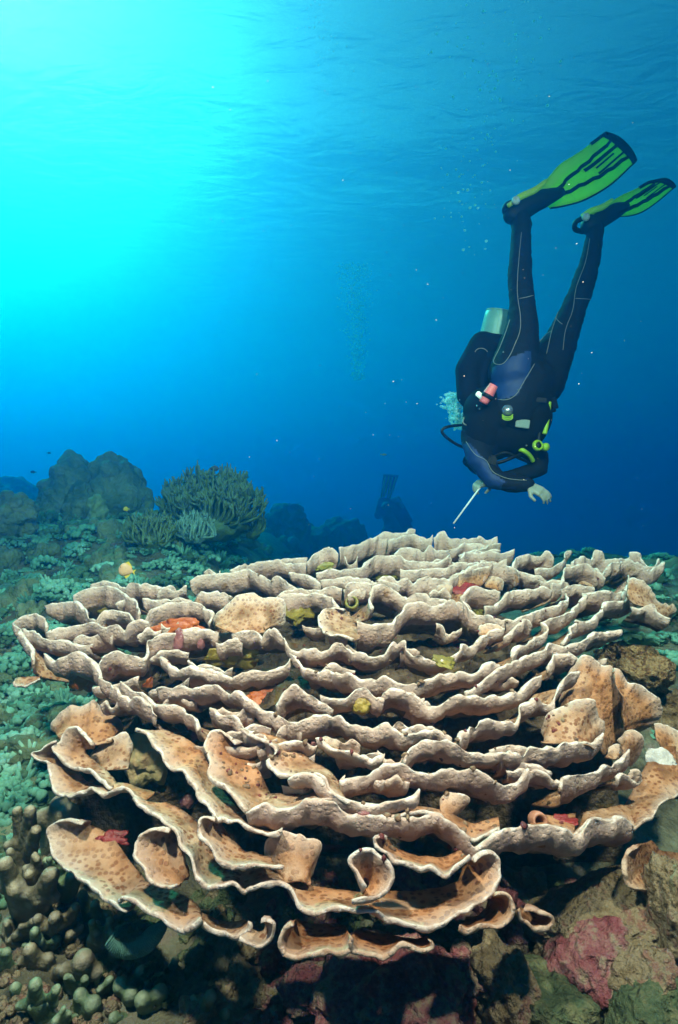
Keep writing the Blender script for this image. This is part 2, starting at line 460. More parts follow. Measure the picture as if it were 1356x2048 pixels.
coral = empty('lettuce_coral', 'huge beige ruffled plate coral in spiral tiers filling the foreground', 'coral', loc=tuple(px(690, 1700, 1.35)))
bpy.context.view_layer.update()
coral_off = np.array(coral.location[:])
PLATES = []
def sheet(rim, base, tone, nv, thick, seed, ruffle=0.006, bow=0.0, bump=0.003, knee=None):
    """closed sheet lofted from base line to rim line (both n x 3), with rounded rim"""
    n = len(rim)
    v = np.linspace(0, 1, nv)[None, :, None]
    S = base[:, None, :] * (1 - v) + rim[:, None, :] * v
    if knee is not None:      # base -> knee -> rim, rounded at the knee
        t = np.linspace(0, 1, 41)[None, :, None]
        w = 2.2
        C = ((1 - t) ** 2 * base[:, None] + 2 * w * t * (1 - t) * knee[:, None] + t ** 2 * rim[:, None]) / ((1 - t) ** 2 + 2 * w * t * (1 - t) + t ** 2)
        ls = np.concatenate([[0], np.cumsum(np.linalg.norm(np.diff(C, axis=1), axis=2).mean(0))])
        ks = np.interp(np.linspace(0, ls[-1], nv), ls, np.arange(41)); k0 = np.clip(ks.astype(int), 0, 39); kf = (ks - k0)[None, :, None]
        S = C[:, k0] * (1 - kf) + C[:, k0 + 1] * kf
    du = np.gradient(S, axis=0); dv = np.gradient(S, axis=1)
    nrm = np.cross(du, dv); nrm /= np.linalg.norm(nrm, axis=2)[..., None] + 1e-9
    for k in range(2):      # soften the normals along the sheet so that folds do not cross
        nrm = np.stack([np.stack([smooth1(nrm[:, j, c], 3) for c in range(3)], 1) for j in range(nv)], 1)
        nrm /= np.linalg.norm(nrm, axis=2)[..., None] + 1e-9
    s = np.concatenate([[0], np.cumsum(np.linalg.norm(np.diff(rim, axis=0), axis=1))])
    sv = np.broadcast_to(s[:, None], (n, nv)); vv = np.broadcast_to(np.linspace(0, 1, nv)[None], (n, nv))
    q = np.stack([sv * 24 + seed * 3.1, vv * 0.7, np.full_like(sv, seed)], -1)
    q2 = np.stack([sv * 70 + seed, vv * 1.2, np.full_like(sv, seed + 5.0)], -1)
    off = ruffle * (vnoise(q, seed) + 0.45 * vnoise(q2, seed + 1)) * (0.25 + vv ** 1.6) - bow * np.sin(np.pi * vv ** 0.8) 
    L = np.linalg.norm(np.diff(S, axis=1), axis=2).sum(1).mean()
    S = S + nrm * off[..., None]
    edge = (1 - vv) * L
    th = thick * (0.75 + 0.35 * np.exp(-edge / 0.02))
    lump = 1.0 * bump * fbm(S * 42, 3, seed)
    lump_o = lump + bump * 0.9 * fbm(S * np.array([60, 60, 26]), 2, seed + 9)
    fold = 0.0042 * vnoise(np.stack([sv * 46 + seed, vv * 2.2, np.full_like(sv, seed * 1.7)], -1), seed + 3) * np.clip(vv * 3, 0, 1) if knee is not None else 0
    lump_o = lump_o + fold
    fo = S + nrm * (th / 2 + lump_o)[..., None]       # outer/under side
    fi = S - nrm * (th / 2 + 0.5 * lump)[..., None]   # inner/upper side
    rdir = S[:, -1] - S[:, -2]; rdir /= np.linalg.norm(rdir, axis=1)[:, None] + 1e-9
    tip = S[:, -1] + rdir * (thick * 0.45) + nrm[:, -1] * 0
    m1 = 0.5 * (fo[:, -1] + tip) + rdir * thick * 0.18 + nrm[:, -1] * thick * 0.12
    m2 = 0.5 * (fi[:, -1] + tip) + rdir * thick * 0.18 - nrm[:, -1] * thick * 0.12
    ring = np.concatenate([fo, m1[:, None], tip[:, None], m2[:, None], fi[:, ::-1]], axis=1)
    K = ring.shape[1]
    e = np.concatenate([edge, np.zeros((n, 3)), edge[:, ::-1]], axis=1)
    inn = np.concatenate([np.zeros((n, nv)), np.full((n, 3), 0.5), np.ones((n, nv))], axis=1)
    faces = grid_faces(n, K)
    faces += [(i * K + K - 1, i * K, (i + 1) * K, (i + 1) * K + K - 1)[::-1] for i in range(n - 1)]
    faces += [tuple(range(K)), tuple(range((n - 1) * K + K - 1, (n - 1) * K - 1, -1))]
    V = ring.reshape(-1, 3)
    o = mesh_obj('plate', V - coral_off, faces, CORAL, coral, attrs={'edge': e, 'inner': inn, 'tone': np.full(len(V), tone)})
    PLATES.append(o)
    return o
_pid = [0]
def U(pts, h=0.09, phi=24, dr=0.0, tone=0.6, bow=0.008, sm=9, thick=0.0065, ruf=0.007, upw=0.0):
    """standing plate: pts is its rim, left to right; the outer side faces out of the colony"""
    _pid[0] += 1
    q = np.asarray(pts, float)
    ln = np.sum(np.linalg.norm(np.diff(q, axis=0), axis=1))
    d0 = float(mound(q[:, 0], q[:, 1]).mean())
    n = int(np.clip(ln / LENS_PX * d0 / 0.0055, 16, 190))
    r2 = res2(pts, n)
    d = smooth1(mound(r2[:, 0], r2[:, 1]), sm) + dr
    rim = to3(r2, d)
    ss = np.linspace(0, ln / LENS_PX * d0, n); z0 = np.full(n, _pid[0] * 2.3)
    nick = np.clip(vnoise(np.stack([ss * 60, z0 * 1.3, z0], 1), 12) - 0.45, 0, 1)
    rim[:, 2] += -0.016 * nick + 0.0055 * vnoise(np.stack([ss * 38, z0, z0], 1), 8) + 0.003 * vnoise(np.stack([ss * 95, z0, z0], 1), 9)
    sx = np.stack([smooth1(rim[:, c], 8) for c in range(3)], 1)
    t = np.gradient(sx, axis=0); t[:, 2] = 0; t /= np.linalg.norm(t, axis=1)[:, None] + 1e-9
    o = np.stack([t[:, 1], -t[:, 0], np.zeros(n)], 1)
    # keep the plates facing outward from the heart of the colony
    ctr = np.array([0.02, 1.75, 0]); rad = rim - ctr; rad[:, 2] = 0; rad /= np.linalg.norm(rad, axis=1)[:, None] + 1e-9
    w = 0.35; o = o * (1 - w) + rad * w; o = np.stack([smooth1(o[:, c], 6) for c in range(3)], 1); o /= np.linalg.norm(o, axis=1)[:, None] + 1e-9
    wob = 1 + 0.35 * vnoise(np.stack([np.linspace(0, n * 0.055, n), np.full(n, _pid[0] * 1.7), np.zeros(n)], 1), 3)
    lip = (LIP * h * wob)[:, None]
    up = np.array([0, 0, 1.0])
    a = math.radians(phi)
    knee = rim + o * (0.10 * lip) - up * lip
    knee = np.stack([smooth1(knee[:, c], 2) for c in range(3)], 1)
    run = 0.055 + 0.55 * h
    base = knee - o * run * math.cos(math.radians(UND)) - up * run * math.sin(math.radians(UND))
    base = np.stack([smooth1(base[:, c], 6) for c in range(3)], 1)
    return sheet(rim, base, tone, 22, thick, _pid[0], ruf, 0.0, knee=knee)
LIP, UND = 0.40, 24
def F(rim, base, dr=0.0, db=0.02, tone=0.5, bow=0.010, thick=0.006, ref=None, ruf=0.005, nv=None, sm=4):
    """open plate whose upper/inner face is seen: rim line and the line where it joins the colony"""
    _pid[0] += 1
    q = np.asarray(rim, float)
    ln = np.sum(np.linalg.norm(np.diff(q, axis=0), axis=1))
    d0 = float(mound(q[:, 0], q[:, 1]).mean())
    n = int(np.clip(ln / LENS_PX * d0 / 0.005, 16, 200))
    r2 = res2(rim, n); b2 = res2(base, n)
    if ref is None:
        dd = smooth1(mound(r2[:, 0], r2[:, 1]), sm) + dr; db_ = smooth1(mound(b2[:, 0], b2[:, 1]), sm) + db
    else:       # raised fan: stands up from the tier at row ref
        dR = float(mound(q[:, 0].mean(), ref)); bd = []
        for (bx_, by_) in b2[::max(1, n // 8)]:
            loc, nr = hit(FANBVH, bx_, by_)
            if loc is not None: bd.append(loc.y)
        dB = min(max(float(np.median(bd)) if bd else dR + db, dR - 0.08), dR + 0.12) + 0.012
        dd = np.full(n, dB + dr - db); db_ = np.full(n, dB)
    R3, B3 = to3(r2, dd), to3(b2, db_)
    wid = np.linalg.norm(R3 - B3, axis=1).mean()
    nn = np.cross(np.gradient((R3 + B3) / 2, axis=0), R3 - B3)
    if float((nn * (np.array([0, 0, CAM_Z]) - (R3 + B3) / 2)).sum()) > 0: R3, B3 = R3[::-1], B3[::-1]     # spotted upper side towards the open water
    seedz = np.full(n, _pid[0] * 2.3); ss = np.linspace(0, ln / LENS_PX * d0, n)
    R3 = R3 + (R3 - B3) / (np.linalg.norm(R3 - B3, axis=1)[:, None] + 1e-9) * (0.004 * vnoise(np.stack([ss * 45, seedz, seedz], 1), 8) + 0.002 * vnoise(np.stack([ss * 120, seedz, seedz], 1), 9) - 0.010 * np.clip(vnoise(np.stack([ss * 60, seedz * 1.3, seedz], 1), 12) - 0.5, 0, 1))[:, None]
    return sheet(R3, B3, tone, nv or int(np.clip(wid / 0.007, 8, 26)), thick, _pid[0], ruf, -0.35 * bow, 0.002)

# --- crest of the colony
U(P('K 905,95 975,45 1015,100 1100,95 1195,95 1220,75 1270,110 1340,88'), h=.16)
U(P('K 530,75 580,50 640,60 710,55 740,30 775,30'), h=.16)
U(P('K 590,105 640,92 720,75 780,62 840,75 880,95 900,75'), h=.15)
U(P('K 260,165 300,148 400,135 450,110 520,80 540,100 590,100'), h=.17)
U(P('K 50,255 90,205 150,172 200,158 240,175 258,200'), h=.15, bow=-.01)
U(P('K 640,195 700,165 800,165 830,190 880,140 920,185 990,180 1060,165 1110,130 1180,140 1235,180'), h=.13)
U(P('K 1070,225 1110,198 1190,180 1240,195 1290,185 1350,170'), h=.12)
U(P('K 110,330 200,305 300,310 400,295 460,240 520,210 600,215 680,210 740,245 850,255 930,255 970,245 1010,205 1025,240'), h=.14)
U(P('K 680,295 730,320 850,305 960,300 1060,265 1140,262'), h=.11)
U(P('K 480,395 560,355 630,360 650,385 720,370 780,400 830,350 900,355 1000,360 1080,350 1150,285 1230,255 1290,262', 'C 0,165 60,130 150,85 220,80 330,90 400,120 420,140'), h=.12)
U(P('C 0,100 60,75 130,85 200,70 280,75 340,60'), h=.11)
U(P('K 1130,130 1200,125 1280,150 1350,120', 'C 60,30 120,20 180,25 230,10 300,20 380,0'), h=.11)
U(P('A 175,205 230,180 300,165 390,150 420,165 510,165'), h=.14)
U(P('A 60,215 90,195 125,215'), h=.10)
U(P('A 0,245 60,220 150,215 250,200 310,220 350,240 390,225 440,260 480,285 560,285 620,275 665,280'), h=.12)
U(P('A 440,205 500,215 545,235 570,260'), h=.09)
U(P('A 570,250 640,240 700,230 760,240 790,255'), h=.09)
U(P('K 290,440 310,410 360,390 430,400 490,410'), h=.10)
F(P('K 300,575 240,562 170,575 135,605 125,650 150,700 190,740 280,750 360,780'), P('K 335,590 335,600 340,620 350,640 360,660 375,680 390,700 400,730 410,770'), dr=-.02, db=.05, tone=.7)
U(P('K 465,560 470,500 500,435 550,410 600,430 680,480 740,480 840,475 900,500 1000,510'), h=.10)
U(P('A 730,425 800,440 880,430 910,390 960,345 1010,340 1060,360 1120,340 1180,335 1210,365 1250,400', 'C 90,310 150,380 230,395 330,425'), h=.13, phi=30)
U(P('C 60,290 110,240 180,225 250,240 300,250'), h=.09)
# --- left crest
U(P('A 20,330 50,300 120,295 180,315'), h=.10)
U(P('A 390,310 450,305 560,305 620,320 660,360'), h=.13, phi=34)
U(P('B 430,95 500,60 600,45 680,50 740,80 800,130 820,200'), h=.13)
U(P('B 530,35 600,10 680,20 720,40 780,20 850,30 950,50'), h=.10)
U(P('B 265,150 330,145 400,120 460,130 490,170 540,220 575,240'), h=.11)
U(P('B 840,115 900,125 980,120 1060,115 1130,125'), h=.10)
U(P('B 860,235 900,180 980,150 1080,135 1160,140 1230,170 1250,210 1220,250'), h=.09)
U(P('B 570,230 620,190 680,180 740,190 790,240'), h=.08)
U(P('B 80,260 130,210 190,200 240,215 290,280'), h=.11)
U(P('B 270,310 340,290 420,275 500,265 560,250 610,280 650,275 700,265 740,300 770,250 840,240 880,265'), h=.10)
U(P('B 130,300 190,295 230,330 290,355 370,350 450,375 540,385'), h=.08)
U(P('B 75,270 110,300 150,330 190,400 215,470'), h=.09)
U(P('B 260,440 310,480 360,465 420,445 470,430 530,470 570,510 600,580'), h=.11)
U(P('B 580,500 620,455 700,435 780,440 840,465 858,440 862,380 900,345 980,320 1080,310 1160,290 1230,290 1290,310'), h=.09)
U(P('B 590,580 640,610 690,640 720,700 770,715 830,700 880,740 920,800'), h=.07)
U(P('B 715,600 740,620 800,660 860,690 910,740 980,740 1040,750 1100,800 1170,830 1190,880'), h=.08)
U(P('B 935,465 990,500 1060,540 1110,515 1150,530 1200,545 1280,560 1356,590'), h=.05)
# --- the middle tiers
U(P('A 180,490 220,475 280,475 320,500 330,475 370,460 410,500 450,540 530,555 600,545 640,515 680,545 740,565 830,575 870,550 910,510 940,515 950,560 1020,590 1110,590 1180,560', 'C 60,570 120,575 170,530 210,500 270,480 330,465'), h=.075)
U(P('C 330,530 380,460 440,405 480,455'), h=.07)
U(P('A 0,600 40,625 100,645 180,670 200,660 250,645 330,645 410,620 430,590'), h=.07)
U(P('A 430,555 460,590 490,620 560,635 650,640 740,665 800,680 850,670 900,700 950,715 1010,680 1100,660', 'C 60,735 150,740 200,700 250,670 295,680'), h=.075)
U(P('B 920,660 960,640 1020,640 1080,630 1130,660', 'A 60,710 120,710 170,745 210,740 260,775 320,820 370,845 420,865 480,860 550,840 620,840 660,830 700,870 780,890 860,870 900,900 950,920 1020,900 1090,915 1145,940'), h=.075)
U(P('A 380,800 400,760 430,720 470,700 510,740 560,770 620,820'), h=.07)
U(P('A 570,745 640,770 690,760 710,730 760,725 800,750 850,770'), h=.06)
U(P('A 830,760 870,730 940,735 1000,750 1040,790 1090,800 1150,765 1250,755 1300,765', 'C 300,885 380,850 470,790 545,752'), h=.085)
U(P('C 100,860 200,800 290,720 370,680 430,640 490,630 560,600 600,565 680,580 760,560 850,500 930,500 1020,485'), h=.075)
U(P('C 200,335 290,320 340,260 420,235 500,235 560,225 610,250'), h=.09)
U(P('C 330,430 400,400 470,385 560,360 640,330 700,290 695,262'), h=.075)
U(P('C 370,650 400,590 470,555 560,510 590,480 575,445'), h=.075)
U(P('C 540,430 620,405 700,370 770,320 800,270'), h=.08)
U(P('C 660,550 700,490 750,430 820,430 900,370 920,310 980,310 1040,300 1050,270 1110,290'), h=.085)
U(P('C 510,110 600,105 650,90 690,30 720,5'), h=.10)
U(P('C 380,120 400,50 470,30 540,40 580,5 620,45'), h=.10)
U(P('C 590,210 650,190 700,110 770,85 840,100 900,145 950,90 1010,75'), h=.11)
U(P('C 660,235 720,205 780,210 850,230 862,245'), h=.07)
U(P('C 790,265 870,250 940,250 990,265 1040,230 1060,150'), h=.10)
U(P('C 720,80 790,40 840,60 860,5 910,15 930,60 1000,55 1060,50 1070,15 1130,25 1135,60 1180,100 1220,90 1250,50'), h=.13)
U(P('C 1010,78 1080,72 1140,85 1185,130 1215,120 1262,70'), h=.10)
# --- right edge
U(P('R 245,480 262,440 330,440 385,490'), h=.09)
U(P('R 320,580 400,605 480,572 540,562 580,650 650,692 720,722'), h=.05)
U(P('D 935,185 970,135 1040,105 1100,100', 'C 0,1150 60,1180 150,1200 230,1215 320,1200 390,1225 430,1250 460,1210 490,1180 560,1170 620,1165 690,1135 780,1150 850,1140 905,1095'), h=.075, phi=32)
F(P('H 1430,600 1330,690 1270,690 1190,780 1110,880 1000,950 955,1000'), P('H 1330,250 1230,250 1130,300 1060,420 990,560 920,700 850,830'), dr=-.01, db=.05, tone=.3, bow=.02)
U(P('H 780,520 830,495 890,510 950,562 1000,585 1035,540 1035,480 990,440 920,455'), h=.05, dr=-.02)
U(P('H 290,590 330,545 420,520 510,520 590,490 650,450 720,425 770,455 800,380 860,310 900,275'), h=.085, dr=-.01)
U(P('C 25,1110 50,1075 120,1070 200,1040 290,1020 350,1020 385,1050 400,985 430,930 470,910 540,900 575,945 620,890 650,810 700,750 755,725'), h=.085)
U(P('C 560,700 620,635 690,620 740,650'), h=.07)
U(P('D 655,270 720,260 790,250 850,215 900,190 940,195 1000,235 1060,240 1120,220 1200,225', 'C 150,1320 230,1360 330,1422 400,1390 475,1305'), h=.08, phi=32)
U(P('D 550,95 600,112 680,140 740,160 800,185 850,165'), h=.04)
# --- the long front rim and the plates below it
U(P('D 250,402 320,375 380,400 440,400 500,365 560,345 620,360 690,410 770,430 860,430 960,420 1090,420 1130,455 1190,495 1235,545 1290,520 1356,480', 'H 60,985 150,975 260,985 350,1010 420,1070 460,1060 490,990 560,930 650,920 730,930 800,880 850,880 910,920 965,975'), h=.09, phi=36, dr=-.01)
F(P('D 200,110 160,72 120,55 85,62 65,110 90,190 80,240 130,290 190,335 250,402'), P('D 260,120 262,132 268,150 280,180 295,215 315,255 335,300 360,345 395,385'), dr=-.01, db=.05, tone=.4, bow=.016)
F(P('D 250,402 320,375 380,400 440,400 500,365 560,345 620,360'), P('D 340,330 380,330 430,330 480,325 520,318 560,312 610,320'), dr=.0, db=.05, tone=.5)
F(P('D 220,45 290,75 340,110 380,140 345,175 370,235 430,255 510,240 580,270 620,320 700,362'), P('D 320,60 400,85 440,108 470,130 500,155 530,180 570,205 600,225 625,250 645,275 660,300'), dr=-.01, db=.04, tone=.75, bow=.01)
U(P('D 430,255 500,240 570,262 610,312 660,347 720,370 800,375 870,360 960,345 1005,310'), h=.055, phi=36, dr=-.012)
U(P('A 90,790 140,830 200,860 240,910 310,905 350,950 375,995'), h=.06, phi=36)
# --- left ears
F(P('I 960,575 900,500 830,450 760,425 690,450 640,520 550,590 545,612 600,680 680,740 720,780 800,830 860,850 930,835 1000,865 1080,960 1170,1030'), P('I 985,610 965,608 940,606 915,612 895,622 890,640 890,660 900,680 920,700 945,720 975,740 1005,765 1040,795 1080,825 1120,860 1165,905 1210,965'), dr=.0, db=.05, tone=.55, bow=.01)
F(P('I 590,520 500,550 420,620 345,650 330,690 380,722 460,730 500,762 510,850 550,950 560,1010 620,1085 700,1090 760,1112 850,1062 940,1040 1020,1070 1100,1120 1150,1082 1230,1042 1356,1075', 'E 760,20'), P('I 620,600 615,620 620,640 630,660 650,680 670,695 690,710 710,735 730,770 765,810 800,855 840,895 875,935 910,965 945,985 985,1002 1035,1012 1085,1010 1135,1000 1190,985 1290,980', 'E 840,-40'), dr=-.005, db=.05, tone=.5)
F(P('E 720,0 800,50 860,90 930,150 965,210 975,250 1030,300 1060,370 1090,440 1140,470 1200,460 1270,455 1320,505', 'G 60,210 110,195 150,190 190,210 220,265 260,280 320,275 380,280 440,285 500,310 560,325 620,320 660,305 720,275 780,230 812,190 815,150 800,108 765,100 735,122'),
  P('E 900,20 980,60 1040,100 1080,150 1100,200 1130,260 1160,300 1200,340 1260,370 1320,390', 'G 100,150 160,165 200,190 250,205 330,217 400,222 450,217 500,217 560,217 620,211 660,200 690,190 700,172 706,152 715,138'), dr=-.01, db=.05, tone=.6, bow=.012, ruf=.004)
F(P('B 820,865 900,940 960,1040 1010,1120 1080,1150 1150,1220 1220,1310 1260,1380', 'D 150,440 220,455 300,490 360,495 405,488'), P('B 960,880 1050,920 1120,960 1180,1010 1220,1080 1260,1150 1300,1230 1340,1290', 'D 210,400 280,440 340,470 400,480'), dr=-.005, db=.05, tone=.75)
F(P('E 450,125 370,100 280,140 262,190 275,270 310,330 380,400 470,450 530,510 590,560 650,590 690,608'), P('E 520,150 560,175 600,205 630,235 655,265 680,300 705,335 730,370 755,400 775,430 795,460 800,490'), dr=-.01, db=.06, tone=.5, bow=.018)
F(P('E 640,560 680,525 740,540 830,600 900,640 960,690 1030,690 1095,645'), P('E 760,440 800,455 840,470 880,482 930,495 980,515 1040,550 1085,600'), dr=-.012, db=.05, tone=.6)
F(P('E 920,165 850,152 780,180 740,240 740,320 780,400 840,450 900,468 960,455'), P('E 945,185 955,205 970,235 985,270 1000,310 1012,350 1022,385 1022,410 1012,432'), dr=-.03, db=.03, tone=.35, bow=.014)
F(P('E 1165,90 1100,95 1072,140 1075,200 1130,270 1190,340 1270,360 1340,335', 'G 60,130 110,130 160,148'), P('E 1195,115 1200,130 1215,160 1240,205 1285,250 1330,285 1350,290', 'G 65,100 95,106 125,112'), dr=-.03, db=.03, tone=.4, bow=.012)
F(P('G 415,200 385,160 362,130 365,108 395,95 440,105 480,140 490,180 470,220 430,245 370,258'), P('G 412,215 405,203 400,190 400,178 406,170 416,174 424,184 424,197 412,212 395,224 375,236'), dr=-.035, db=-.005, tone=.6, bow=.01)
F(P('G 475,55 455,42 435,48 430,70 450,95 500,125 560,150 610,145 655,168 700,140 730,115'), P('G 480,62 482,66 486,70 492,78 505,88 530,102 560,112 600,114 640,117 670,107 700,97'), dr=-.03, db=.02, tone=.6)
F(P('G 185,310 160,330 152,370 180,400 240,412 310,405 350,385 365,350'), P('G 200,300 208,305 218,312 240,318 270,320 300,320 330,322 350,325'), dr=-.03, db=.05, tone=.12, bow=.006)
F(P('G 365,360 380,395 440,418 480,405 520,385 580,395 615,385 610,365'), P('G 380,335 400,338 430,343 460,350 500,358 540,365 580,362 600,355'), dr=-.03, db=.05, tone=.12, bow=.006)
F(P('G 690,335 715,350 745,325 790,328 830,310 852,275 840,235 800,228'), P('G 715,298 727,296 742,292 757,285 770,277 780,267 785,253 785,240'), dr=-.03, db=.05, tone=.1, bow=.006)
F(P('G 862,275 880,310 920,335 960,325 972,300 940,280 890,262'), P('G 876,268 888,278 902,286 920,288 930,284 928,276 900,264'), dr=-.02, db=.04, tone=.12)
F(P('E 1100,680 1150,720 1220,750 1290,748 1350,700 1360,660'), P('E 1090,620 1140,640 1190,660 1240,670 1290,670 1330,655'), dr=.02, db=.06, tone=.5)
F(P('G 30,355 70,375 110,378 135,350 140,310 120,290 95,300'), P('G 60,332 75,338 90,342 104,336 112,324 112,312 104,306'), dr=.0, db=.03, tone=.6)
F(P('G 1225,80 1200,115 1195,160 1215,205 1260,215 1320,200 1390,175'), P('G 1270,65 1280,72 1290,82 1300,92 1330,98 1360,102 1400,108'), dr=.0, db=.06, tone=.1)
F(P('B 80,600 90,630 150,635 240,590'), P('B 90,585 130,580 180,575 235,575'), dr=.05, db=.09, tone=.7)

F(P('H 420,1072 490,992 560,932 650,922 730,932 800,882 850,882 910,922 965,977'), P('H 500,850 560,835 620,820 690,805 750,795 810,785 860,775 910,770 950,775'), dr=.004, db=.05, tone=.6)
F(P('H 0,982 60,987 150,977 260,987 350,1012 420,1072'), P('H 40,880 100,872 180,868 260,866 340,862 430,858'), dr=.004, db=.05, tone=.6)
F(P('D 690,412 770,432 860,432 960,422 1090,422 1130,457 1190,497 1235,547 1290,522 1356,482'), P('D 720,380 790,385 860,388 950,388 1060,390 1120,405 1180,430 1235,455 1290,445 1350,430'), dr=.004, db=.05, tone=.6)
# --- small leaflets between the tiers
_lr = np.random.default_rng(404)
_left = [(1080, 640), (1130, 420), (1200, 160), (1260, 70), (1400, 150), (1480, 380), (1600, 520)]
_right = [(1080, 1000), (1130, 1250), (1200, 1290), (1260, 1300), (1400, 1230), (1480, 1180), (1600, 1150)]
for i in range(64):
    y = float(_lr.uniform(1110, 1570)); xl = np.interp(y, *zip(*_left)); xr = np.interp(y, *zip(*_right)); x = float(_lr.uniform(xl + 40, xr - 60))
    w = float(_lr.uniform(35, 110)) * (0.7 + 0.5 * (y - 1100) / 470); sl = (x - 700) / 650 * -22
    pts = [(x + w * (t - .5), y - sl * (t - .5) * w / 60 + float(_lr.normal()) * 4 - 10 * math.sin(math.pi * t) * (1 if i % 3 else -1)) for t in np.linspace(0, 1, 5)]
    U(pts, h=float(_lr.uniform(.04, .075)), dr=float(_lr.uniform(.015, .05)), tone=float(_lr.uniform(.3, .9)), thick=0.0055)
# --- fans and ears that stand up from the tiers
coral_objs = list(PLATES)
def world_bvh(objs, off):
    V = []; F_ = []
    for o in objs:
        b = len(V); co = np.empty(len(o.data.vertices) * 3, np.float32); o.data.vertices.foreach_get('co', co)
        V += [Vector(c) for c in (co.reshape(-1, 3) + off).tolist()]; F_ += [tuple(i + b for i in p.vertices) for p in o.data.polygons]
    return BVHTree.FromPolygons(V, F_)
FANBVH = world_bvh(PLATES, coral_off)
F(P('A 1065,300 1095,270 1130,258 1148,275 1140,305'), P('A 1072,312 1085,316 1100,318 1118,316 1132,312'), ref=1200, dr=.02, db=-.02, tone=.8)
F(P('C 200,205 230,165 270,150 310,190 300,240'), P('C 210,220 230,225 250,230 270,235 290,245'), ref=1175, dr=.03, db=0, tone=.7)
F(P('C 165,490 180,445 230,438 290,465 320,480'), P('C 170,500 190,505 220,510 260,510 300,505'), ref=1268, dr=.02, db=-.01, tone=.7)
F(P('A 105,420 140,370 200,325 270,300 320,325 400,325 412,370 400,430 340,460'), P('A 110,440 150,458 190,472 230,478 260,478 285,476 305,472 320,468 330,464'), ref=1255, dr=.05, db=-.03, tone=.6, bow=.025)
F(P('C 755,190 790,160 830,160 865,200'), P('C 770,200 800,206 830,215 855,225'), ref=1172, dr=.03, db=0, tone=.7)
F(P('R 280,330 310,290 380,300 450,340 520,430 570,510 650,550 670,530 700,580 730,560 780,620 730,720'), P('R 290,470 300,500 320,530 350,555 400,570 450,575 500,570 540,580 560,610 600,655 650,695 700,718'), ref=1215, dr=.07, db=0, tone=.5, bow=.012)
F(P('C 650,900 700,760 745,680 790,637 850,640 900,690 950,700 1000,790 1035,880 1022,960 1035,1080 1015,1140'), P('C 610,1010 620,1000 635,1000 660,1000 690,1010 720,1030 760,1060 800,1100 840,1140 880,1180 900,1200 920,1220'), ref=1480, dr=.11, db=.0, tone=.45, bow=.02)
F(P('C 550,1090 590,1000 660,940 740,905 830,905 870,940 890,1000 925,1030 920,1110 880,1180'), P('C 540,1140 570,1152 600,1154 640,1155 680,1155 720,1156 760,1157 800,1160 830,1168 860,1182'), ref=1498, dr=.06, db=-.01, tone=.45, bow=.02)
F(P('R 140,1240 200,1250 280,1370 340,1380 440,1420 540,1500 620,1620 630,1680 590,1770 510,1830 380,1860'), P('R 240,1500 238,1600 235,1650 238,1700 242,1750 248,1790 256,1820 270,1840 290,1850 310,1857 340,1862'), ref=1460, dr=.10, db=.05, tone=.5, bow=.02)
F(P('H 830,210 880,130 960,95 1010,140 1035,200 1000,300 930,420'), P('H 850,240 862,270 866,310 870,340 880,380 890,405 900,430'), ref=1530, dr=.05, db=.0, tone=.35, bow=.01)
F(P('H 1140,60 1190,52 1290,72 1356,100 1420,110'), P('H 1180,200 1230,290 1290,350 1370,372 1430,360'), ref=1520, dr=.10, db=.04, tone=.6)
F(P('H 730,260 790,222 860,232 900,275 860,320'), P('H 700,330 730,345 760,350 800,350 820,350'), ref=1525, dr=.03, db=.0, tone=.6)
F(P('D 560,75 600,70 640,85 655,105'), P('D 570,100 600,112 625,120 650,125'), ref=1500, dr=.03, db=0, tone=.6)
F(P('I 550,420 555,340 640,240 740,170 870,160 960,95 1030,140 1090,190 1180,230 1240,310 1260,420 1200,470'), P('I 600,485 650,510 700,530 760,550 820,570 880,580 940,582 1000,576 1060,566 1100,556 1150,546 1180,525'), ref=1500, dr=.09, db=0, tone=.42, bow=.02)
F(P('I 940,770 935,720 990,640 1060,570 1150,500 1260,450 1335,468 1380,540 1392,650'), P('I 1000,805 1030,825 1070,835 1120,838 1180,838 1230,836 1275,832 1310,828 1340,820'), ref=1530, dr=.06, db=0, tone=.5, bow=.012)
F(P('G 145,152 120,110 118,82 130,58 170,45 230,55 270,80 268,120 255,165'), P('G 168,200 168,196 172,192 180,188 195,186 210,186 225,188 235,190 245,192'), ref=1745, dr=.03, db=-.02, tone=.4, bow=.012)

F(P('D 1090,350 1110,330 1150,318 1218,340 1195,390 1160,430'), P('D 1095,400 1105,412 1115,422 1130,432 1140,438 1150,442'), ref=1630, dr=.03, db=0, tone=.6)
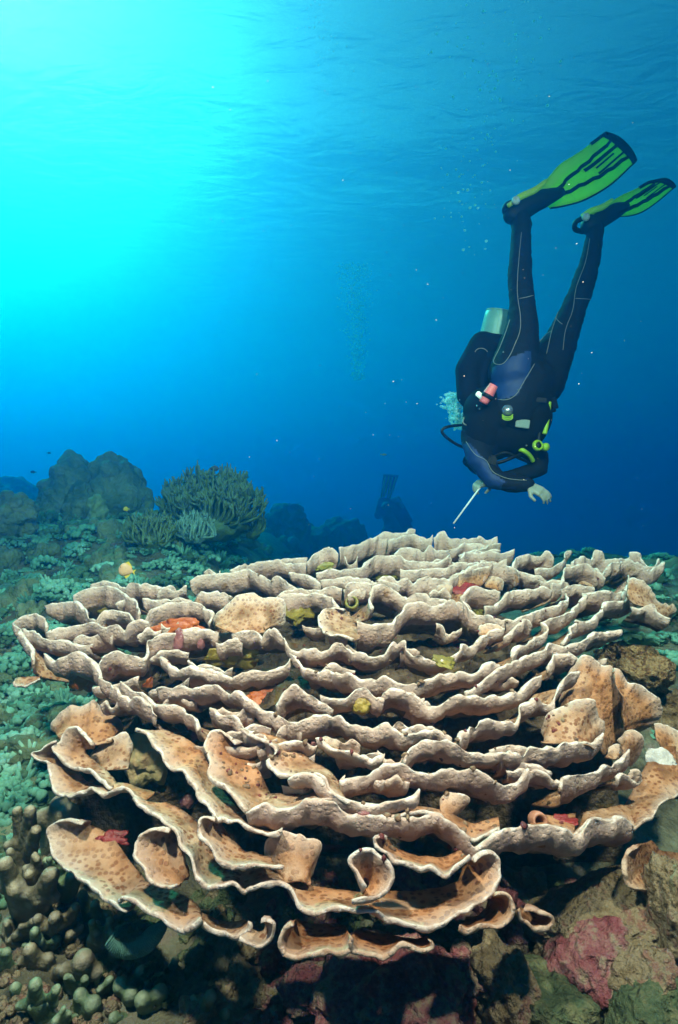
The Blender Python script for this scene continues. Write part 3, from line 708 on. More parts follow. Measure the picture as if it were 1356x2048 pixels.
# --- dead heart of the colony, algae and sponge colours darkened to deepen the gap shade
def build_core():
    nx, ny = 150, 170
    U_, V_ = np.meshgrid(np.linspace(-1, 1, nx), np.linspace(0, 1, ny), indexing='ij')
    y = 1.22 + V_ * 1.16
    pys = np.linspace(1040, 1990, 300); ds = np.interp(pys, _py, _pd); zs = CAM_Z + (CY - pys) / LENS_PX * ds
    o_ = np.argsort(ds)
    zz = np.interp(y, ds[o_], zs[o_])
    half = 0.74 * np.sqrt(np.clip(1 - ((y - 1.55) / 0.92) ** 2, 0.02, 1))
    x = 0.0 + U_ * half
    r = np.abs(U_)
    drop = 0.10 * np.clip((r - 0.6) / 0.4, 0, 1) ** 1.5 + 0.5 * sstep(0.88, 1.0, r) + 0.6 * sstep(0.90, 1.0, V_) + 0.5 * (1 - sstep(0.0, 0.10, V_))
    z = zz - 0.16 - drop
    Pn = np.stack([x, y, z], -1)
    z = z + 0.03 * fbm(Pn * 9, 4, 31) + 0.012 * fbm(Pn * 32, 3, 41)
    z = np.maximum(z, 0.1)
    V = np.stack([x, y, z], -1).reshape(-1, 3)
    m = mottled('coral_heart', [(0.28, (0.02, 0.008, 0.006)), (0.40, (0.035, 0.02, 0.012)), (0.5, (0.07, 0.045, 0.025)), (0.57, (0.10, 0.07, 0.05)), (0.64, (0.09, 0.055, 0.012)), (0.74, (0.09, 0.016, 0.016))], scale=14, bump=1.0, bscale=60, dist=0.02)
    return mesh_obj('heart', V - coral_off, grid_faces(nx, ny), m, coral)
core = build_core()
def fuse(name, caps, voxel, mat, parent, origin, smooth=6, keep_mats=None):
    """one continuous skin grown round overlapping tapered limbs; caps = (p0, p1, r0, r1)"""
    V = []; Fc = []; v, f = ICO[3]
    for p0, p1, r0, r1 in caps:
        p0 = Vector(p0); p1 = Vector(p1); n = 8
        for i in range(n + 1):
            t = i / n; c = p0.lerp(p1, t); r = r0 + (r1 - r0) * t
            b = len(V); V += [tuple(Vector(q) * r + c - origin) for q in v]; Fc += [tuple(k + b for k in g) for g in f]
    tmp = mesh_obj('tmp', V, Fc, None)
    md = tmp.modifiers.new('remesh', 'REMESH'); md.mode = 'VOXEL'; md.voxel_size = voxel; md.use_smooth_shade = True
    ms = tmp.modifiers.new('smooth', 'SMOOTH'); ms.factor = 0.5; ms.iterations = smooth
    dg = bpy.context.evaluated_depsgraph_get()
    me = bpy.data.meshes.new_from_object(tmp.evaluated_get(dg)); me.name = name
    bpy.data.objects.remove(tmp, do_unlink=True)
    me.materials.clear()
    for m in (mat if isinstance(mat, (list, tuple)) else [mat]): me.materials.append(m)
    o = bpy.data.objects.new(name, me); COL.objects.link(o); o.parent = parent
    return o


# ------------------------------------------------------------------ growths on the coral, placed on its surface
ALLBVH = world_bvh(PLATES + [core], coral_off)
def jelly(name, cols, rough=0.45, scale=30, bump=0.5):
    return mottled(name, cols, scale=scale, rough=rough, bump=bump, bscale=scale * 3, dist=0.006, spec=0.4)
M_ORANGE = jelly('orange_sponge', [(0.3, (0.225, 0.038, 0.007)), (0.6, (0.375, 0.090, 0.015))])
M_RED = jelly('red_sponge', [(0.3, (0.098, 0.009, 0.009)), (0.65, (0.255, 0.022, 0.022))], rough=0.5)
M_YELLOW = jelly('yellow_sponge', [(0.3, (0.120, 0.083, 0.015)), (0.65, (0.285, 0.225, 0.045))])
M_PURPLE = jelly('plum_tunicate', [(0.3, (0.120, 0.038, 0.045)), (0.65, (0.255, 0.105, 0.105))], rough=0.35)
M_OLIVE = jelly('olive_algae', [(0.3, (0.090, 0.083, 0.015)), (0.65, (0.255, 0.225, 0.045))])
def blob(name, label, cat, x, y, wpx, hpx, mat, thick=0.35, seed=0, bvh=None, group=None, rough=0.35):
    """soft uneven growth hugging the surface seen at photograph point x, y"""
    loc, nrm = hit(bvh or ALLBVH, x, y)
    if loc is None: return None
    d = loc.y
    w, h = wpx / LENS_PX * d / 2, hpx / LENS_PX * d / 2
    v, f = ICO[4]
    r = 1 + rough * fbm(v * 1.8 + seed * 3.3, 3, seed) + 0.10 * fbm(v * 6 + seed, 2, seed)
    v = v * r[:, None]
    z = (nrm * 0.7 + Vector((0, -0.6, 0.35))).normalized()
    xax = Vector((1, 0, 0)); xax = (xax - z * xax.dot(z)).normalized(); yax = z.cross(xax)
    t = min(w, h) * thick
    V = v[:, :1] * w * np.array(xax) + v[:, 1:2] * h * np.array(yax) + v[:, 2:] * t * np.array(z)
    o = mesh_obj(name, V, f, mat)
    o.location = loc + z * (t * 0.15)
    return tag(o, label, cat, group)
for i, (x, y, w, h, m, lab) in enumerate([
        (352, 1256, 92, 34, M_ORANGE, 'orange sponge crust under the curled plate on the upper left'),
        (166, 1358, 52, 40, M_ORANGE, 'orange sponge crust below the left rim of the big coral'),
        (522, 1396, 62, 34, M_ORANGE, 'orange sponge crust in a gap near the middle of the coral'),
        (295, 1372, 16, 40, M_ORANGE, 'narrow orange sponge streak between two left plates'),
        (870, 1290, 110, 30, M_RED, 'dark red sponge in the wide hollow of the upper coral'),
        (1128, 1642, 40, 24, M_RED, 'bright red sponge behind the long front rim'),
        (392, 1470, 20, 18, M_RED, 'small red sponge dot at the left middle of the coral'),
        (655, 1692, 60, 18, M_RED, 'red sponge glowing in the dark hollow above the front plate'),
        (225, 1678, 60, 26, M_RED, 'red sponge smear on the lowest left plate'),
        (930, 1180, 60, 28, M_RED, 'pinkish red crust between upper right tiers')]):
    blob('encrusting_sponge', lab, 'sponge', x, y, w, h, m, seed=i, thick=0.16, rough=0.55)
for i, (x, y, w, h, lab) in enumerate([
        (462, 1314, 96, 42, 'yellow green algae patch in the left cup of the coral'),
        (216, 1216, 70, 22, 'yellow algae patch at the upper left of the coral'),
        (600, 1222, 46, 46, 'yellow brown algae under the standing plate near the crest'),
        (770, 1152, 60, 18, 'olive algae under the crest plates'),
        (956, 1218, 26, 20, 'small olive algae tuft on the upper right tiers'),
        (640, 1132, 46, 20, 'ochre algae below the left crest plate'),
        (890, 1322, 50, 22, 'green algae beneath the rim of the wide hollow')]):
    blob('algae_patch', lab, 'algae', x, y, w, h, M_YELLOW if i < 3 else M_OLIVE, seed=20 + i, thick=0.14, rough=0.55)
for i, (x, y, w, h, lab) in enumerate([
        (619, 1485, 28, 28, 'round plum tunicate in the middle of the coral'),
        (440, 1784, 30, 30, 'round plum tunicate below the front left plate'),
        (376, 1602, 28, 28, 'round plum tunicate beside the mossy shell'),
        (358, 1282, 20, 50, 'long plum tunicate hanging over a left tier'),
        (727, 1628, 24, 12, 'pink tunicate bead above the long front rim'),
        (402, 1286, 16, 30, 'short brown tunicate beside the yellow patch')]):
    blob('tunicate', lab, 'tunicate', x, y, w, h, M_PURPLE, thick=0.8, seed=40 + i, rough=0.12)
blob('yellow_sponge', 'knobbly yellow ball sponge on a middle tier', 'sponge', 722, 1411, 42, 36, M_YELLOW, thick=0.9, seed=61, rough=0.2)
blob('mossy_shell', 'pointed mossy clam shell standing on the left plates', 'shell', 296, 1512, 84, 104,
     mottled('mossy_shell', [(0.3, (0.20, 0.17, 0.07)), (0.5, (0.42, 0.34, 0.18)), (0.7, (0.50, 0.30, 0.17))], scale=16, bump=0.8), thick=0.6, seed=62, rough=0.3)
blob('rubble_chip', 'broken tan coral chips lying in the front cup', 'rubble', 800, 1812, 90, 22,
     mottled('chips', [(0.3, (0.30, 0.16, 0.09)), (0.65, (0.50, 0.34, 0.22))], scale=20), thick=0.4, seed=63, rough=0.6)
blob('bleached_patch', 'white bleached patch on the far right orange plate', 'coral patch', 1322, 1520, 60, 50,
     mottled('bleached', [(0.3, (0.26, 0.26, 0.25)), (0.6, (0.50, 0.50, 0.48))], scale=40), thick=0.10, seed=64, rough=0.18)
# crumbs of algae, sponge and shell grit caught between the plates
def grit(label, n, mat, seed, lo, hi):
    r_ = np.random.default_rng(seed); V = []; Fg = []; b = 0; v, f = ICO[2]
    for i in range(n):
        y = r_.uniform(1110, 1720); x = r_.uniform(np.interp(y, *zip(*_left)), np.interp(y, *zip(*_right)))
        loc, nr = hit(ALLBVH, x, y)
        if loc is None or nr.y < -0.55: continue
        s = r_.uniform(lo, hi); q = v * (1 + 0.5 * fbm(v * 1.8 + i, 2, seed))[:, None] * s * r_.uniform(.6, 1.3, 3) + np.array(loc)
        V.append(q); Fg += [tuple(t + b for t in g) for g in f]; b += len(v)
    o = mesh_obj('encrusting_growth', np.vstack(V), Fg, mat); tag(o, label, 'growth', kind='stuff')
M_GRIT = jelly('reef_grit', [(0.3, (0.06, 0.03, 0.02)), (0.5, (0.16, 0.10, 0.06)), (0.7, (0.24, 0.18, 0.12))], rough=0.8, scale=60)
M_GRITR = jelly('maroon_grit', [(0.3, (0.05, 0.01, 0.012)), (0.65, (0.15, 0.03, 0.03))], rough=0.7, scale=60)
grit('tan shell grit between the coral plates', 900, M_GRIT, 2, .0018, .0055)
grit('maroon crusts between the coral plates', 500, M_GRITR, 3, .0018, .005)
# hollow tube tunicates on the right
def tube_squirt(x, y, wpx, label, mat, tilt):
    loc, nrm = hit(ALLBVH, x, y)
    r = wpx / LENS_PX * loc.y / 2
    n = 20; prof = [(0.55, -1.6), (0.95, -0.6), (1.0, 0.2), (0.92, 0.75), (0.78, 0.9), (0.6, 0.8), (0.5, 0.2), (0.42, -0.9), (0.0, -1.0)]
    V = [(a * r * math.cos(t), a * r * math.sin(t), b * r) for a, b in prof for t in np.linspace(0, 2 * math.pi, n, endpoint=False)]
    Fq = [(i * n + k, i * n + (k + 1) % n, (i + 1) * n + (k + 1) % n, (i + 1) * n + k) for i in range(len(prof) - 1) for k in range(n)]
    o = mesh_obj('tube_tunicate', V, Fq, mat)
    o.location = loc + Vector((0, -0.008, 0.004)); o.rotation_euler = (Vector((tilt, -1, 0.35))).to_track_quat('Z', 'Y').to_euler()
    tag(o, label, 'tunicate')
M_TUBE = jelly('tan_tunicate', [(0.3, (0.300, 0.128, 0.075)), (0.65, (0.435, 0.225, 0.150))])
tube_squirt(1072, 1640, 34, 'open mouthed tan tube tunicate behind the front rim', M_TUBE, 0.1)
tube_squirt(703, 1208, 30, 'brown tube tunicate poking through the spotted crest plate', M_OLIVE, 0)
tube_squirt(660, 1748, 44, 'amber cup tunicate between the two front ears', jelly('amber_tunicate', [(0.3, (0.40, 0.13, 0.03)), (0.65, (0.60, 0.28, 0.10))]), 0.1)

# ------------------------------------------------------------------ rocks and rubble at the foot of the coral
def rock_mat(name, stops, scale=14):
    return mottled(name, stops, scale=scale * 1.6, bump=1.0, bscale=95, dist=0.022, rough=0.8, detail=13, nr=0.74)
M_PINKROCK = rock_mat('pink_crusted_rock', [(0.30, (0.028, 0.017, 0.011)), (0.40, (0.165, 0.039, 0.050)), (0.50, (0.231, 0.094, 0.099)), (0.58, (0.248, 0.198, 0.149)), (0.66, (0.165, 0.132, 0.044)), (0.76, (0.220, 0.028, 0.028))])
M_TANROCK = rock_mat('tan_crusted_rock', [(0.30, (0.044, 0.033, 0.017)), (0.42, (0.165, 0.121, 0.066)), (0.52, (0.231, 0.187, 0.121)), (0.60, (0.187, 0.088, 0.066)), (0.70, (0.264, 0.231, 0.187))])
M_GREENROCK = rock_mat('mossy_rock', [(0.30, (0.017, 0.028, 0.017)), (0.48, (0.066, 0.099, 0.050)), (0.60, (0.143, 0.149, 0.077)), (0.72, (0.187, 0.165, 0.132))])
ROCKS = []
def rock(name, label, x, y, d, wpx, hpx, mat, depth=0.8, seed=0, roll=0, pitch=0, amp=0.35, cat='rock', sub=5):
    c = px(x, y, d); w, h = wpx / LENS_PX * d / 2, hpx / LENS_PX * d / 2
    v, f = ICO[sub]
    r = 1 + amp * fbm(v * 1.4 + seed * 5.1, 4, seed) + 0.16 * (0.5 - np.abs(fbm(v * 4.5 + seed, 4, seed + 2)))
    q = v * r[:, None] * np.array([w, min(w, h) * 2 * depth if depth > 0 else w, h])
    o = mesh_obj(name, q, f, mat); o.location = c; o.rotation_euler = (math.radians(pitch), math.radians(roll), 0)
    tag(o, label, cat); ROCKS.append(o); return o
rock('rock_ledge', 'tan crusted rock ledge sloping under the right side of the coral', 1205, 1838, 1.02, 330, 80, M_TANROCK, 1.2, 3, roll=-20, pitch=8, amp=0.3)
rock('rock', 'large pink and yellow crusted rock at the bottom centre', 800, 2010, 0.88, 300, 170, M_PINKROCK, 0.8, 5, amp=0.3)
rock('rock', 'red and white crusted slab under the front plates', 640, 1975, 0.92, 150, 46, M_PINKROCK, 1.2, 8, amp=0.3)
rock('rock', 'pale lilac lump under the ledge right of centre', 1005, 1960, 0.92, 110, 120, M_TANROCK, 0.8, 9, roll=25)
rock('rock', 'pink coralline boulder below the ledge on the right', 1195, 1925, 0.95, 160, 95, M_PINKROCK, 0.9, 12, roll=-28)
rock('rock', 'speckled grey rock at the lower right', 1275, 1965, 0.90, 150, 90, M_TANROCK, 0.9, 14, roll=-38)
rock('rock', 'pale mossy rock in the bottom right corner', 1320, 2035, 0.84, 170, 110, M_GREENROCK, 0.9, 15, roll=-20)
rock('rock', 'dark green rock at the bottom right of centre', 1110, 2015, 0.90, 200, 100, M_GREENROCK, 0.9, 17)
rock('rock', 'small pink rock left of the pink boulder', 930, 1945, 0.93, 70, 60, M_PINKROCK, 0.9, 18)
rock('rock', 'brown rock beside the big right fan', 1330, 1430, 1.75, 120, 110, rock_mat('brown_rock', [(0.3, (0.05, 0.03, 0.015)), (0.5, (0.20, 0.12, 0.06)), (0.65, (0.36, 0.27, 0.17))], 22), 0.8, 19)
rock('rock', 'golden speckled rock under the right rim of the coral', 1268, 1335, 1.72, 100, 120, rock_mat('golden_rock', [(0.36, (0.03, 0.012, 0.01)), (0.46, (0.16, 0.08, 0.03)), (0.54, (0.30, 0.21, 0.11)), (0.62, (0.07, 0.02, 0.015)), (0.70, (0.34, 0.25, 0.17))], 34), 0.7, 20, roll=-30)
rock('rock', 'tan knobbly rock at the right edge below the plates', 1345, 1830, 0.95, 90, 190, M_TANROCK, 0.9, 22)
rock('rock', 'grey green rubble mound under the left plates', 260, 2010, 1.10, 420, 180, M_GREENROCK, 0.7, 25, amp=0.3)
rock('rock', 'tan rubble slope at the lower left edge', 30, 1900, 1.24, 360, 330, M_TANROCK, 0.4, 26, amp=0.3)
# ------------------------------------------------------------------ knob corals at the lower left
def capsule_cluster(specs, sub=3):
    """specs: (base, tip, r0, r1) -> one mesh of overlapping rounded fingers; returns verts, faces, height attr"""
    V = []; Fc = []; A = []
    v, f = ICO[sub]
    for b, t, r0, r1 in specs:
        b = np.array(b); t = np.array(t); ax = t - b; L_ = np.linalg.norm(ax) + 1e-9; ax = ax / L_
        q = Vector((0, 0, 1)).rotation_difference(Vector(ax)).to_matrix()
        k = (v[:, 2] + 1) / 2
        p = np.c_[v[:, 0] * (r0 + (r1 - r0) * k), v[:, 1] * (r0 + (r1 - r0) * k), np.where(v[:, 2] > 0, L_ + v[:, 2] * r1 - 0.0 * r1, v[:, 2] * r0)]
        p = p * (1 + 0.06 * fbm(v * 2.5 + t * 9, 2, 5)[:, None])
        p = p @ np.array(q).T + b
        n0 = len(V) and sum(len(x) for x in V)
        Fc += [tuple(i + n0 for i in g) for g in f]; V.append(p); A.append(k)
    return np.vstack(V), Fc, np.concatenate(A)
def knob_material(name, lo, hi, tip):
    m, nt, out = mat_new(name); L = nt.links.new
    at = N(nt, 'ShaderNodeAttribute'); at.attribute_name = 'tip'
    geo = N(nt, 'ShaderNodeTexCoord')
    n1 = N(nt, 'ShaderNodeTexNoise', Scale=18, Detail=5); L(geo.outputs['Object'], n1.inputs['Vector'])
    r = ramp(nt, [(0.3, lo), (0.7, hi)]); L(n1.outputs[0], r.inputs[0])
    tr = ramp(nt, [(0.72, (0, 0, 0)), (1.0, (0.85, 0.85, 0.85))]); L(at.outputs['Fac'], tr.inputs[0])
    mx = N(nt, 'ShaderNodeMix', data_type='RGBA'); L(tr.outputs[0], mx.inputs[0]); L(r.outputs[0], mx.inputs[6]); mx.inputs[7].default_value = (*tip, 1)
    n2 = N(nt, 'ShaderNodeTexNoise', Scale=130, Detail=4); L(geo.outputs['Object'], n2.inputs['Vector'])
    b = N(nt, 'ShaderNodeBump', Strength=0.7, Distance=0.006); L(n2.outputs[0], b.inputs['Height'])
    p = N(nt, 'ShaderNodeBsdfPrincipled', Roughness=0.7); p.inputs['Specular IOR Level'].default_value = 0.3
    L(mx.outputs[2], p.inputs['Base Color']); L(b.outputs[0], p.inputs['Normal']); L(p.outputs[0], out.inputs[0])
    return m
M_KNOB = knob_material('beige_knob_coral', (0.09, 0.08, 0.045), (0.21, 0.17, 0.105), (0.36, 0.32, 0.24))
M_KNOBG = knob_material('ambient_green_knob_coral', (0.05, 0.09, 0.05), (0.13, 0.19, 0.10), (0.28, 0.34, 0.24))  # beige knob coral with the green-teal ambient light put into its colour
def knobs(label, pts, d, mat, rpx=26, seed=0, cat='coral', name='knob_coral'):
    """pts: tip pixels of the fingers; bases lean into the ground below"""
    rpx = rpx * 0.66; r_ = np.random.default_rng(seed); specs = []
    cx_ = np.mean([p[0] for p in pts]); cy_ = max(p[1] for p in pts) + rpx * 2.0
    base0 = np.array(px(cx_, cy_, d + 0.06))
    for (x, y) in pts:
        r = rpx * (0.8 + 0.4 * r_.random()) / LENS_PX * d
        t = np.array(px(x, y, d + r_.uniform(-0.03, 0.03)))
        b = base0 * 0.85 + t * 0.15 + np.array([0, 0.01, -0.02])
        specs.append((b - base0, t - base0, r * 1.35, r * 0.85))
        for _k in range(r_.integers(0, 3)):
            q = b * 0.4 + t * 0.6; a = r_.uniform(0, 6.28)
            specs.append((q - base0, q - base0 + np.array([math.cos(a) * r * 1.5, -r * 0.8, r * r_.uniform(0, 1)]), r * 0.8, r * 0.6))
    caps_ = [(Vector(b), Vector(t), r0 * 1.05, r1) for b, t, r0, r1 in specs]
    o = fuse(name, caps_, max(0.0045, rpx / LENS_PX * d * 0.24), mat, None, Vector((0, 0, 0)), 6)
    n = len(o.data.vertices); co = np.empty(n * 3, np.float32); o.data.vertices.foreach_get('co', co); co = co.reshape(-1, 3)
    tipd = np.full(n, 9.0)
    for b, t, r0, r1 in specs:
        t = np.array(t); ax_ = t - np.array(b); ax_ /= np.linalg.norm(ax_) + 1e-9
        tipd = np.minimum(tipd, np.linalg.norm(co - (t + ax_ * r1), axis=1) / r1)
    co2 = co * (1 + 0.02 * fbm(co * 60, 2, seed)[:, None]); o.data.vertices.foreach_set('co', co2.ravel())
    at = o.data.attributes.new('tip', 'FLOAT', 'POINT'); at.data.foreach_set('value', np.clip(1.05 - 0.28 * tipd, 0, 1).astype(np.float32))
    o.location = base0
    return tag(o, label, cat)
knobs('three fingered beige coral at the left edge beside the plates', [(34, 1622), (60, 1624), (16, 1690), (72, 1660)], 1.15, M_KNOB, 20, 1)
knobs('beige knob coral with pale rounded tips midway down the lower left edge', [(30, 1780), (100, 1752), (78, 1800), (10, 1730)], 1.08, M_KNOB, 30, 2)
knobs('beige rounded coral lobe below the lowest left plate', [(150, 1815), (110, 1836), (75, 1838)], 1.04, M_KNOB, 24, 3)
knobs('single round ball coral at the lower left', [(166, 1922)], 0.96, M_KNOB, 33, 4)
knobs('beige pair of coral knobs left of the round ball', [(96, 1918), (118, 1940), (60, 1900)], 0.98, M_KNOB, 22, 5)
knobs('tan lumpy coral lobe under the leftmost plate', [(120, 1610), (90, 1640), (135, 1630)], 1.25, M_KNOB, 36, 6)
knobs('green knob coral in the bottom left corner', [(30, 1975), (70, 1970), (112, 1980), (40, 2020)], 0.92, M_KNOBG, 22, 7)
knobs('broad green coral knob at the bottom left', [(160, 1992), (185, 2010)], 0.90, M_KNOBG, 30, 8)
knobs('green finger coral right of the round ball', [(240, 1970), (282, 1945), (262, 1990)], 0.96, M_KNOBG, 24, 9)
knobs('dark green coral knobs below the crescent coral', [(285, 2000), (320, 1985), (350, 2005)], 0.94, M_KNOBG, 26, 10)
knobs('dim green coral knobs at the bottom edge', [(385, 2000), (420, 1995), (230, 2035), (450, 2030)], 0.92, M_KNOBG, 22, 11)
knobs('teal lobed coral under the lower left plate', [(165, 1790), (190, 1810), (215, 1830)], 1.06, M_KNOBG, 22, 12)
knobs('grey green coral knob below the crescent coral', [(232, 1905)], 1.0, M_KNOBG, 26, 13)
knobs('small beige coral knobs on the left rubble', [(140, 1870), (158, 1858), (120, 1892), (20, 1880)], 1.04, M_KNOB, 17, 14)

_kr = np.random.default_rng(77)
for i, (x, y, d, m, lab) in enumerate([
        (60, 1720, 1.12, M_KNOB, 'small beige coral cluster between the fingered corals at the left edge'), (140, 1740, 1.10, M_KNOBG, 'teal coral cluster tucked against the lowest left plate'),
        (30, 1850, 1.06, M_KNOB, 'beige coral cluster low on the left edge'), (200, 1870, 1.02, M_KNOBG, 'teal coral cluster left of the ribbed crescent'),
        (75, 1880, 1.02, M_KNOBG, 'grey teal coral cluster above the paired knobs'), (210, 1960, 0.97, M_KNOBG, 'teal coral cluster right of the round ball coral'),
        (140, 1960, 0.96, M_KNOBG, 'teal coral cluster just under the round ball coral'), (330, 1940, 1.0, M_KNOBG, 'dim teal coral cluster in the shade below the crescent'),
        (20, 1930, 0.98, M_KNOBG, 'teal coral cluster near the bottom left corner'), (120, 2025, 0.90, M_KNOBG, 'teal coral cluster on the bottom edge at left')]):
    knobs(lab, [(x + _kr.normal() * 22, y + _kr.normal() * 16) for _ in range(6)], d, m, 17, 30 + i)

# ribbed crescent mushroom coral
root = empty('crescent_coral', 'ribbed blue green crescent coral under the lower left plates', 'coral', loc=tuple(px(268, 1878, 0.93)))
path = np.array([tuple(px(x, y, 0.93) - px(268, 1878, 0.93)) for x, y in [(218, 1878), (235, 1890), (262, 1893), (290, 1885), (312, 1866), (326, 1850)]])
gc = Geo(); _n = 280
_rb = np.interp(np.linspace(0, 1, _n), np.linspace(0, 1, 6), [0.009, 0.014, 0.016, 0.015, 0.013, 0.008]) * (1 + 0.13 * np.sign(np.sin(np.linspace(0, 30 * 2 * math.pi, _n))))
gc.tube(resample(path, _n), _rb, 16)
M_CRES = mottled('crescent_skin', [(0.3, (0.06, 0.18, 0.15)), (0.65, (0.14, 0.30, 0.25))], scale=40, bump=0.5)
gc.build('ridge', M_CRES, root)
_v, _f = ICO[4]
mesh_obj('underside', _v * (1 + 0.2 * fbm(_v * 2, 3, 4))[:, None] * np.array([0.036, 0.02, 0.016]) + np.array([-0.002, 0.012, 0.002]), _f, M_GREENROCK, root)
# ------------------------------------------------------------------ reef behind
def dome(name, label, x, ytop, ybot, wpx, d, mat, nb=60, amp=0.16, seed=0, sub=5, cat='coral', squash=1.0, cut=None, parent=None, group=None):
    """lobed boulder coral: dome covered in rounded bumps"""
    r_ = np.random.default_rng(seed)
    v, f = ICO[sub]
    w = wpx / LENS_PX * d / 2; h = (ybot - ytop) / LENS_PX * d * 0.62
    V = v * (0.88 + 0.16 * fbm(v * 1.6 + seed, 3, seed))[:, None] * np.array([w, w * squash, h])
    seeds = V[r_.choice(len(V), nb, replace=False)]
    R = 0.92 * math.sqrt(4 * math.pi * w * h / len(seeds) / math.pi)
    best = np.full(len(V), 9.0)
    for q in seeds: best = np.minimum(best, np.linalg.norm(V - q, axis=1))
    bump = np.sqrt(np.clip(1 - (best / R) ** 2, 0, 1))
    V = V + (v / np.array([w, w, h]) / np.linalg.norm(v / np.array([w, w, h]), axis=1)[:, None]) * (bump * R * 0.8 * (amp / 0.14))[:, None]
    o = mesh_obj(name, V, f, mat, parent)
    o.location = px(x, ybot, d) + Vector((0, 0, h * 0.55)) if parent is None else px(x, ybot, d) + Vector((0, 0, h * 0.55)) - parent.location
    if parent is None: tag(o, label, cat, group)
    return o
M_BOULDER = mottled('boulder_coral', [(0.3, (0.06, 0.09, 0.05)), (0.5, (0.15, 0.18, 0.10)), (0.7, (0.26, 0.27, 0.17))], scale=7, bump=1.0, bscale=40, dist=0.03)
br = empty('boulder_coral', 'big dark lobed boulder coral on the reef behind at left', 'coral', loc=tuple(px(190, 1045, 4.0)))
for i, (x, yt, yb, w, d, nb) in enumerate([(225, 893, 1050, 120, 4.05, 80), (145, 905, 1055, 130, 4.0, 110), (272, 935, 1050, 55, 4.1, 40), (115, 960, 1060, 80, 3.85, 70), (165, 960, 1062, 70, 3.8, 60)]):
    dome('lobe', None, x, yt, yb, w, d, M_BOULDER, nb, 0.13, 50 + i, parent=br)
dome('boulder_coral', 'small dark knobbly coral head at the left edge of the reef', 22, 985, 1060, 90, 3.3, M_BOULDER, 50, 0.22, 61)
dome('boulder_coral', 'lone pale lobed coral head low on the left reef', 90, 1000, 1050, 60, 4.6, M_BOULDER, 40, 0.2, 62)
dome('boulder_coral', 'far hazy coral mound just right of the branching bush', 572, 1000, 1105, 100, 11.0, M_BOULDER, 120, 0.14, 63)
dome('boulder_coral', 'faint far coral mound nearest the distant diver', 682, 1030, 1105, 110, 13.5, M_BOULDER, 120, 0.14, 64)
dome('boulder_coral', 'hazy low reef hump at the far left', 20, 955, 1040, 150, 10.0, M_BOULDER, 120, 0.2, 65)
dome('boulder_coral', 'dim coral hump behind the far mounds', 620, 1048, 1105, 130, 12.0, M_BOULDER, 90, 0.16, 66)
dome('boulder_coral', 'small green coral head in front of the big boulder coral', 195, 985, 1040, 34, 3.55, mottled('pale_head', [(0.3, (0.12, 0.16, 0.06)), (0.65, (0.26, 0.30, 0.14))], scale=20), 60, 0.16, 67)

def branch_bush(name, label, x, ytop, ybot, wpx, d, mat, n=130, seed=0, rad=0.011, fork=3, sides=6, lean=0.0):
    r_ = np.random.default_rng(seed); g = Geo()
    base = px(x, ybot, d); H = (ybot - ytop) / LENS_PX * d; W = wpx / LENS_PX * d / 2
    for i in range(n):
        a = r_.uniform(0, 2 * math.pi); q = math.sqrt(r_.random())
        tip = np.array([W * q * math.cos(a), W * 0.8 * q * math.sin(a), H * (math.sqrt(max(0.0, 1 - (q * 0.93) ** 2)) * r_.uniform(0.72, 1.02)) + 0.02])
        root_ = np.array([tip[0] * 0.35, tip[1] * 0.35, 0.0])
        mid = root_ * 0.45 + tip * 0.55 + r_.normal(size=3) * 0.02 + np.array([tip[0] * 0.12, tip[1] * 0.12, -0.02])
        g.tube([root_, mid, tip], [rad * 1.3, rad * 1.1, rad * 0.55], sides, 7)
        for k in range(fork):
            t = r_.uniform(0.25, 1.0); p0 = mid * (1 - t) + tip * t
            dirv = r_.normal(size=3) * 0.6 + (tip - mid) / (np.linalg.norm(tip - mid) + 1e-6) + np.array([0, 0, 0.5]); dirv /= np.linalg.norm(dirv)
            L_ = r_.uniform(0.022, 0.055) * H / 0.33
            g.tube([p0, p0 + dirv * L_ * 0.5, p0 + dirv * L_ + np.array([0, 0, 0.01])], [rad * 0.85, rad * 0.75, rad * 0.4], sides)
    e = empty(name, label, 'coral', loc=tuple(base))
    b = g.build('branches', mat, e); b['kind'] = 'stuff'
    v, f = ICO[3]
    mesh_obj('foot', v * np.array([W * 0.55, W * 0.45, H * 0.3]) * (1 + 0.25 * fbm(v * 3 + seed, 3, seed))[:, None], f, mat, e)
    return e
M_STAG = mottled('staghorn', [(0.3, (0.05, 0.09, 0.04)), (0.65, (0.15, 0.21, 0.10))], scale=25, bump=0.6)
branch_bush('branching_coral', 'dense dark green branching coral bush on the reef behind', 425, 940, 1052, 215, 3.6, M_STAG, 210, 71, 0.0085, 9)
branch_bush('branching_coral', 'low fine branched coral with pale tips below the big bush', 392, 1030, 1075, 80, 3.2, mottled('pale_staghorn', [(0.3, (0.08, 0.16, 0.12)), (0.65, (0.20, 0.32, 0.26))], scale=25), 110, 72, 0.006)
branch_bush('branching_coral', 'fine green branching tuft left of the pale tipped coral', 300, 1030, 1085, 110, 3.1, M_STAG, 110, 73, 0.007)
branch_bush('branching_coral', 'small branching coral stub at the right foot of the bush', 505, 1020, 1065, 60, 3.8, M_STAG, 40, 74, 0.009)

